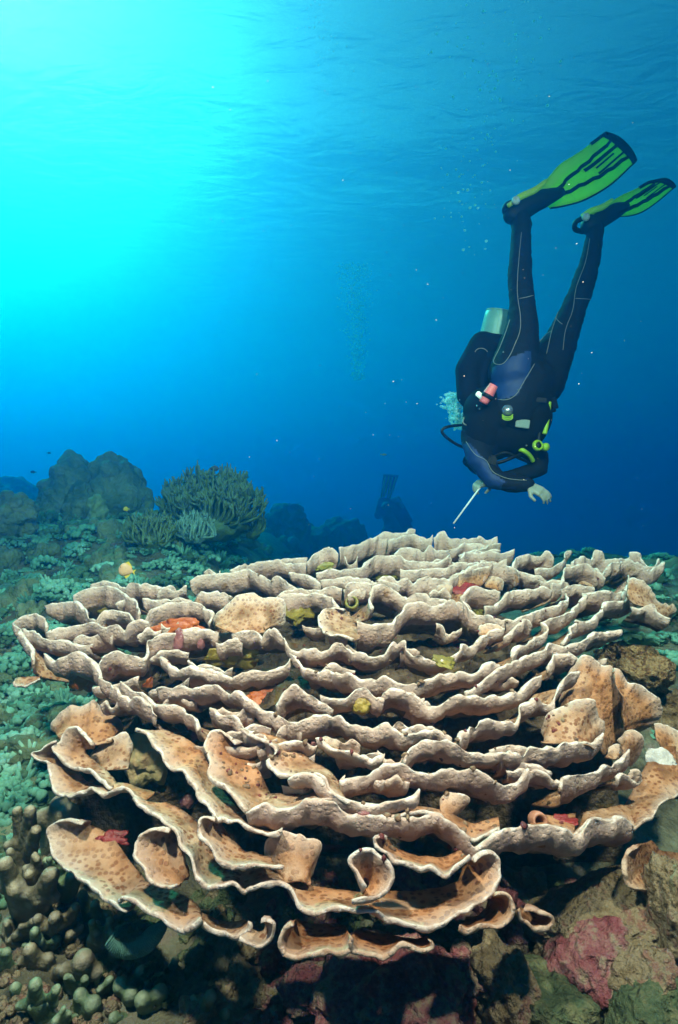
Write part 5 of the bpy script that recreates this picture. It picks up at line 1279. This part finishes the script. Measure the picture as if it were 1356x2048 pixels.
# fins: blade with dark rails, ribs and tip, light side wing, foot pocket, strap
def fin(A, B, dA, dB, pocket, heel, strap_c, ddp):
    """A, B: the two long edges in photograph pixels from foot to tip; dA, dB their depth offsets"""
    f_ = empty('fin_tmp', None, None)
    f_.name = 'fin'; f_.parent = diver
    nu, nv = 40, 25
    a3 = resample(np.array([tuple(D_(x, y, d)) for (x, y), d in zip(A, np.linspace(*dA, len(A)))]), nu)
    b3 = resample(np.array([tuple(D_(x, y, d)) for (x, y), d in zip(B, np.linspace(*dB, len(B)))]), nu)
    v = np.linspace(0, 1, nv)[None, :, None]
    S = a3[:, None] * (1 - v) + b3[:, None] * v
    u = np.linspace(0, 1, nu)[:, None]; vv = np.linspace(0, 1, nv)[None]
    L_ax = (a3[-1] + b3[-1] - a3[0] - b3[0]) / 2; L_ax /= np.linalg.norm(L_ax)
    S += L_ax * (0.045 * np.sin(np.pi * vv) * np.clip((u - 0.75) / 0.25, 0, 1) ** 2)[..., None]
    nr = np.cross(np.gradient(S, axis=0), np.gradient(S, axis=1)); nr /= np.linalg.norm(nr, axis=2)[..., None] + 1e-9
    if nr[..., 1].mean() > 0: nr = -nr
    S += nr * (0.010 * np.cos(2 * np.pi * vv * 1.0) * u)[..., None]
    th = 0.004
    V = np.concatenate([(S + nr * th).reshape(-1, 3), (S - nr * th).reshape(-1, 3)])
    n0 = nu * nv; g0 = grid_faces(nu, nv)
    Fq = g0 + [tuple(i + n0 for i in q[::-1]) for q in g0]
    ring = [i * nv for i in range(nu)] + [(nu - 1) * nv + j for j in range(1, nv)] + [i * nv + nv - 1 for i in range(nu - 2, -1, -1)] + [j for j in range(nv - 2, 0, -1)]
    Fq += [(ring[k], ring[(k + 1) % len(ring)], ring[(k + 1) % len(ring)] + n0, ring[k] + n0) for k in range(len(ring))]
    blade = mesh_obj('blade', V, Fq, [M_LIME, M_BLACK, M_LIMEL], f_)
    mi = np.zeros(len(Fq), np.int32)
    for q in range(len(g0)):
        i, j = divmod(q, nv - 1); uu, w = (i + .5) / (nu - 1), (j + .5) / (nv - 1)
        m = 0
        if w < 0.20 and uu < 0.86: m = 2
        if uu > 0.955: m = 1
        if uu > 0.60 and abs(w - 0.42) < 0.03: m = 1
        if uu > 0.66 and abs(w - 0.64) < 0.035: m = 1
        if 0.68 < uu < 0.9 and abs(w - 0.53) < 0.022: m = 1
        mi[q] = m; mi[len(g0) + q] = m
    blade.data.polygons.foreach_set('material_index', mi)
    def along(w0, w1, u0, u1, lift=0.006):
        out = []
        for t in np.linspace(0, 1, 18):
            i = int((u0 + (u1 - u0) * t) * (nu - 1)); j = int(round((w0 + (w1 - w0) * t) * (nv - 1))); out.append(S[i, j] + nr[i, j] * lift)
        return out
    for w0, w1, u0 in ((0.42, 0.22, 0.10), (0.55, 0.78, 0.10)):
        Geo().tube(along(w0, w1, u0, 0.97), [0.010] + [0.0095] * 16 + [0.007], 8).build('rib', M_BLACK, f_)
    Geo().tube([S[i, -1] for i in range(nu)], 0.006, 8).build('rail', M_BLACK, f_)
    Geo().tube([S[i, 0] for i in range(int(nu * .80), nu)], 0.008, 8).build('rail', M_BLACK, f_)
    Geo().tube([S[-1, j] for j in range(nv)], 0.0075, 8).build('tip', M_BLACK, f_)
    e = S[5, int(nv * .5)] + nr[5, int(nv * .5)] * 0.01
    Geo().tube([e + 0.022 * (math.cos(t) * L_ax + math.sin(t) * np.cross(L_ax, nr[5, 12])) for t in np.linspace(0, 2 * math.pi, 17)], 0.007, 6).build('eyelet', M_LIMEL, f_)
    fp = fuse('foot_pocket', [(Q(*pocket[k], ddp), Q(*pocket[k + 1], ddp), r0, r1) for k, (r0, r1) in enumerate([(.050, .052), (.052, .045), (.045, .026)])], 0.009, M_BLACK, diver, diver_loc, 5)
    fp.parent = f_
    Geo().tube([D_(x, y, ddp - .055) for x, y in heel], [0.010, 0.016, 0.016, 0.010], 8, 14).build('side_rail', M_LIMEL, f_)
    lathe('strap_buckle', [(0, -.01), (.018, -.01), (.021, 0), (.016, .01), (.009, .011), (.008, .006), (0, .006)], D_(*strap_c, ddp - .075), (0.2, -1, 0.1), plain('white_buckle', (0.55, 0.66, 0.66), rough=0.4), f_, 16)
    hx, hy = strap_c
    Geo().tube([D_(hx - 4, hy + 2, ddp - .06), D_(hx - 20, hy + 10, ddp - .03), D_(hx - 22, hy + 24, ddp), D_(hx - 6, hy + 30, ddp + .05)], 0.013, 8, 20).build('heel_strap', M_BLACK, f_)
    return f_
fin([(1048, 392), (1090, 362), (1118, 330), (1160, 302), (1208, 266)], [(1100, 416), (1128, 411), (1170, 398), (1220, 368), (1268, 322)], (-.05, -.02), (.06, .16),
    [(1026, 428), (1050, 412), (1085, 398), (1120, 385)], [(1016, 412), (1040, 394), (1070, 380), (1092, 362)], (1032, 401), -.01)
fin([(1182, 428), (1215, 408), (1243, 390), (1272, 376), (1296, 362)], [(1226, 430), (1250, 431), (1280, 424), (1310, 404), (1346, 372)], (.12, .16), (.24, .34),
    [(1180, 450), (1198, 438), (1225, 424), (1250, 414)], [(1164, 432), (1182, 422), (1205, 414), (1225, 400)], (1172, 434), .17)

# far diver, half lost in the haze
FD = 15.0
fl = px(785, 1040, FD)
far = empty('person', 'distant hazy scuba diver seen from behind with striped fins raised', 'person', loc=tuple(fl))
def W(x, y, dd=0): return px(x, y, FD + dd)
def fuse2(name, caps, mat): 
    o = fuse(name, [(a, b, r0 * 1.74, r1 * 1.74) for a, b, r0, r1 in caps], 0.034, mat, far, fl, 5); return o
fuse2('body', [(W(800, 1060, .2), W(786, 1030, .1), .20, .17), (W(786, 1030, .1), W(772, 1010, 0), .17, .12), (W(772, 1012, 0), W(757, 1030, -.1), .09, .07), (W(757, 1030, -.1), W(762, 1000, -.05), .065, .05),
               (W(780, 1012, .05), W(772, 1026, .0), .09, .07), (W(772, 1026, 0), W(776, 1000, .0), .06, .045), (W(808, 1050, .2), W(820, 1075, .2), .07, .05), (W(775, 1055, .2), W(762, 1078, .1), .07, .05), (W(806, 1072, .3), W(812, 1090, .35), .10, .10)], plain('far_blue_suit', (0.03, 0.10, 0.20), rough=0.7))
M_STRIPE = plain('blue_white_stripe', (0.35, 0.50, 0.62), rough=0.5)
gt = Geo(); gt.tube([W(785, 1000, -.12), W(812, 1048, -.02)], [.2, .2], 16); gt.build('tank', plain('dark_tank', (0.05, 0.07, 0.09), rough=0.4), far).location = -fl
for a, b in (((783, 998), (802, 1012)), ((776, 1006), (764, 1016)), ((790, 996), (806, 1016))):
    g_ = Geo(); g_.tube([W(*a, -.42), W((a[0] + b[0]) / 2, (a[1] + b[1]) / 2 - 3, -.45), W(*b, -.42)], .045, 6, 8); g_.build('stripe', M_STRIPE, far).location = -fl
for (x0, y0, x1, y1) in ((764, 1000, 775, 949), (776, 1002, 789, 950)):
    ef = empty('fin_tmp', None, None); ef.name = 'fin'; ef.parent = far
    g_ = Geo(); nrm_ = Vector((1, 0.3, 0)).normalized(); M_FFIN = bpy.data.materials.get('far_fin') or plain('far_fin', (0.02, 0.06, 0.10), rough=0.6)
    P0, P1 = W(x0, y0, -.05), W(x1, y1, .1)
    V_ = []
    for t in np.linspace(0, 1, 8):
        c = P0.lerp(P1, t); w = 0.06 + 0.065 * t
        for s in (-1, 1):
            for k in (-1, 1): V_.append(c + nrm_ * w * s + Vector((0, k * .01, 0)))
    F_ = []
    for i in range(7):
        b = i * 4; F_ += [(b, b + 4, b + 6, b + 2), (b + 1, b + 3, b + 7, b + 5), (b, b + 1, b + 5, b + 4), (b + 2, b + 6, b + 7, b + 3)]
    F_ += [(0, 2, 3, 1), (28, 29, 31, 30)]
    g_.add(V_, F_); g_.build('blade', M_FFIN, ef, smooth=False).location = -fl
    for s in (-.45, .45):
        q = Geo(); q.tube([P0.lerp(P1, t) + nrm_ * (0.06 + 0.065 * t) * s + Vector((0, -.016, 0)) for t in (0.05, .5, .92)], [.02, .032, .024], 6); q.build('stripe', M_LIMEL, ef).location = -fl

# ------------------------------------------------------------------ bubbles and drifting specks
def bubble_mat():
    m, nt, out = mat_new('air_bubble'); L = nt.links.new
    lw = N(nt, 'ShaderNodeLayerWeight', Blend=0.35); tr = N(nt, 'ShaderNodeBsdfTransparent'); gl = N(nt, 'ShaderNodeBsdfGlossy', Roughness=0.08)
    df = N(nt, 'ShaderNodeBsdfDiffuse'); df.inputs['Color'].default_value = (0.55, 0.95, 1.0, 1)
    tl = N(nt, 'ShaderNodeBsdfTranslucent'); tl.inputs['Color'].default_value = (0.55, 0.95, 1.0, 1)
    m0 = N(nt, 'ShaderNodeMixShader'); m0.inputs[0].default_value = 0.65; L(df.outputs[0], m0.inputs[1]); L(tl.outputs[0], m0.inputs[2])
    m1 = N(nt, 'ShaderNodeMixShader'); m1.inputs[0].default_value = 0.92; m2 = N(nt, 'ShaderNodeMixShader')
    rr = ramp(nt, [(0.0, (0.5, 0.5, 0.5)), (0.8, (1, 1, 1))]); L(lw.outputs['Facing'], rr.inputs[0])
    L(gl.outputs[0], m1.inputs[1]); L(m0.outputs[0], m1.inputs[2]); L(rr.outputs[0], m2.inputs[0]); L(tr.outputs[0], m2.inputs[1]); L(m1.outputs[0], m2.inputs[2]); L(m2.outputs[0], out.inputs[0])
    return m
M_BUB = bubble_mat()
def bubbles(name, label, gen, n, seed, sub=2, mat=M_BUB, cat='bubbles'):
    r_ = np.random.default_rng(seed); V = []; Fb = []; v, f = ICO[sub]; b = 0
    for i in range(n):
        c, r = gen(r_); V.append(v * r * np.array([1, 1, r_.uniform(.6, 1.0)]) + np.array(tuple(c))); Fb += [tuple(k + b for k in q) for q in f]; b += len(v)
    o = mesh_obj(name, np.vstack(V), Fb, mat); return tag(o, label, cat, kind='stuff')
def g1(r):
    t = r.random(); x = 905 + r.normal() * 9 + (t - .3) * 30 * (t > .3); y = 785 + t * 75
    return px(x, y, 3.0 + r.normal() * .06), abs(r.normal()) * .004 + .0022
bubbles('bubbles', 'dense pale bubble burst beside the diver\'s shoulder', g1, 650, 1)
def g2(r):
    t = r.random() ** 0.7; y = 520 - 520 * t; x = 965 + 30 * math.sin(y / 90) + r.normal() * (18 + 62 * t)
    return px(x, y, 3.1 + r.normal() * .25), (0.0012 + 0.0075 * r.random() ** 4)
bubbles('bubbles', 'thin column of bubbles rising past the diver\'s fins', g2, 330, 2)
def g3(r):
    t = r.random(); x = 712 + r.normal() * 11 * (0.6 + t) + 10 * (0.5 - t); y = 760 - 235 * t
    return px(x, y, 8.0 + r.normal() * .2), 0.003 + 0.012 * r.random() ** 3
bubbles('bubbles', 'faint hazy bubble plume above the distant diver', g3, 2200, 3, 1)
def g4(r): return px(640 + r.normal() * 30, 45 + r.normal() * 45, 7.5 + r.normal() * .3), 0.003 + 0.008 * r.random() ** 2
bubbles('bubbles', 'loose bubble cloud near the surface at top centre', g4, 120, 4)
M_SPECK = plain('plankton', (0.7, 0.72, 0.66), rough=0.8)
def g5(r): return px(r.uniform(420, 1340), r.uniform(120, 1060), r.uniform(1.2, 2.6)), 0.0004 + 0.0012 * r.random() ** 3
bubbles('plankton', 'tiny pale specks drifting in the open water', g5, 190, 5, 1, M_SPECK, 'plankton')

# ------------------------------------------------------------------ fish
def fish(label, x, y, d, lpx, mats, yaw=0, deep=0.45, roll=0):
    L_ = lpx / LENS_PX * d; root = empty('fish', label, 'fish', loc=tuple(px(x, y, d)))
    root.rotation_euler = (0, math.radians(roll), math.radians(yaw))
    n, k = 16, 12; V = []
    for i in range(n):
        t = i / (n - 1); h = deep * L_ * 0.5 * (math.sin(math.pi * t ** 0.75) ** 0.75 if 0 < t < 1 else 0) * (1 - 0.25 * t) + 0.012 * L_
        for j in range(k):
            a = 2 * math.pi * j / k; V.append((L_ * (t - .5) * .8, h * .34 * math.cos(a), h * math.sin(a)))
    Fq = [(i * k + j, i * k + (j + 1) % k, (i + 1) * k + (j + 1) % k, (i + 1) * k + j) for i in range(n - 1) for j in range(k)] + [tuple(range(k))[::-1], tuple(range((n - 1) * k, n * k))]
    mesh_obj('body', V, Fq, mats[0], root)
    def plate(name, pts, m):
        V2 = [(a * L_, s * .008 * L_, b * L_) for s in (-1, 1) for a, b in pts]; q = len(pts)
        F2 = [tuple(range(q))[::-1], tuple(range(q, 2 * q))] + [(i, (i + 1) % q, (i + 1) % q + q, i + q) for i in range(q)]
        mesh_obj(name, V2, F2, m, root, smooth=False)
    plate('tail', [(.36, .04), (.52, .17), (.46, 0), (.52, -.17), (.36, -.04)], mats[1])
    plate('dorsal_fin', [(-.18, deep * .42), (.02, deep * .62), (.28, deep * .30), (.25, deep * .15)], mats[1])
    plate('anal_fin', [(.0, -deep * .44), (.12, -deep * .58), (.28, -deep * .28), (.25, -deep * .14)], mats[1])
    for s in (-1, 1):
        v, f = ICO[2]; e = mesh_obj('eye', v * .028 * L_, f, M_BLACK, root); e.location = (-.30 * L_, s * deep * .10 * L_, deep * .12 * L_)
M_FD = plain('dark_fish', (0.02, 0.025, 0.03), rough=0.5); M_FY = plain('yellow_fish', (0.75, 0.50, 0.04), rough=0.5); M_FP = plain('peach_fish', (0.80, 0.42, 0.22), rough=0.5)
fish('dark damselfish hovering over the branching coral', 430, 937, 3.5, 24, (M_FD, M_FD), 10, .42)
fish('peach fish with yellow tail above the left rim of the coral', 252, 1140, 2.2, 36, (M_FP, M_FY), 12, .8, 15)
fish('small yellow fish in front of the boulder coral', 252, 1018, 3.2, 14, (M_FY, M_FY), 40, .6)
fish('slim yellow fish above the distant diver', 768, 909, 6.0, 14, (M_FY, M_FY), 180, .25)
fish('tiny dark fish at the far left, lower of two', 66, 944, 5.0, 12, (M_FD, M_FD), 20, .45)
fish('tiny dark fish at the far left, upper of two', 98, 906, 5.0, 9, (M_FD, M_FD), 200, .45)
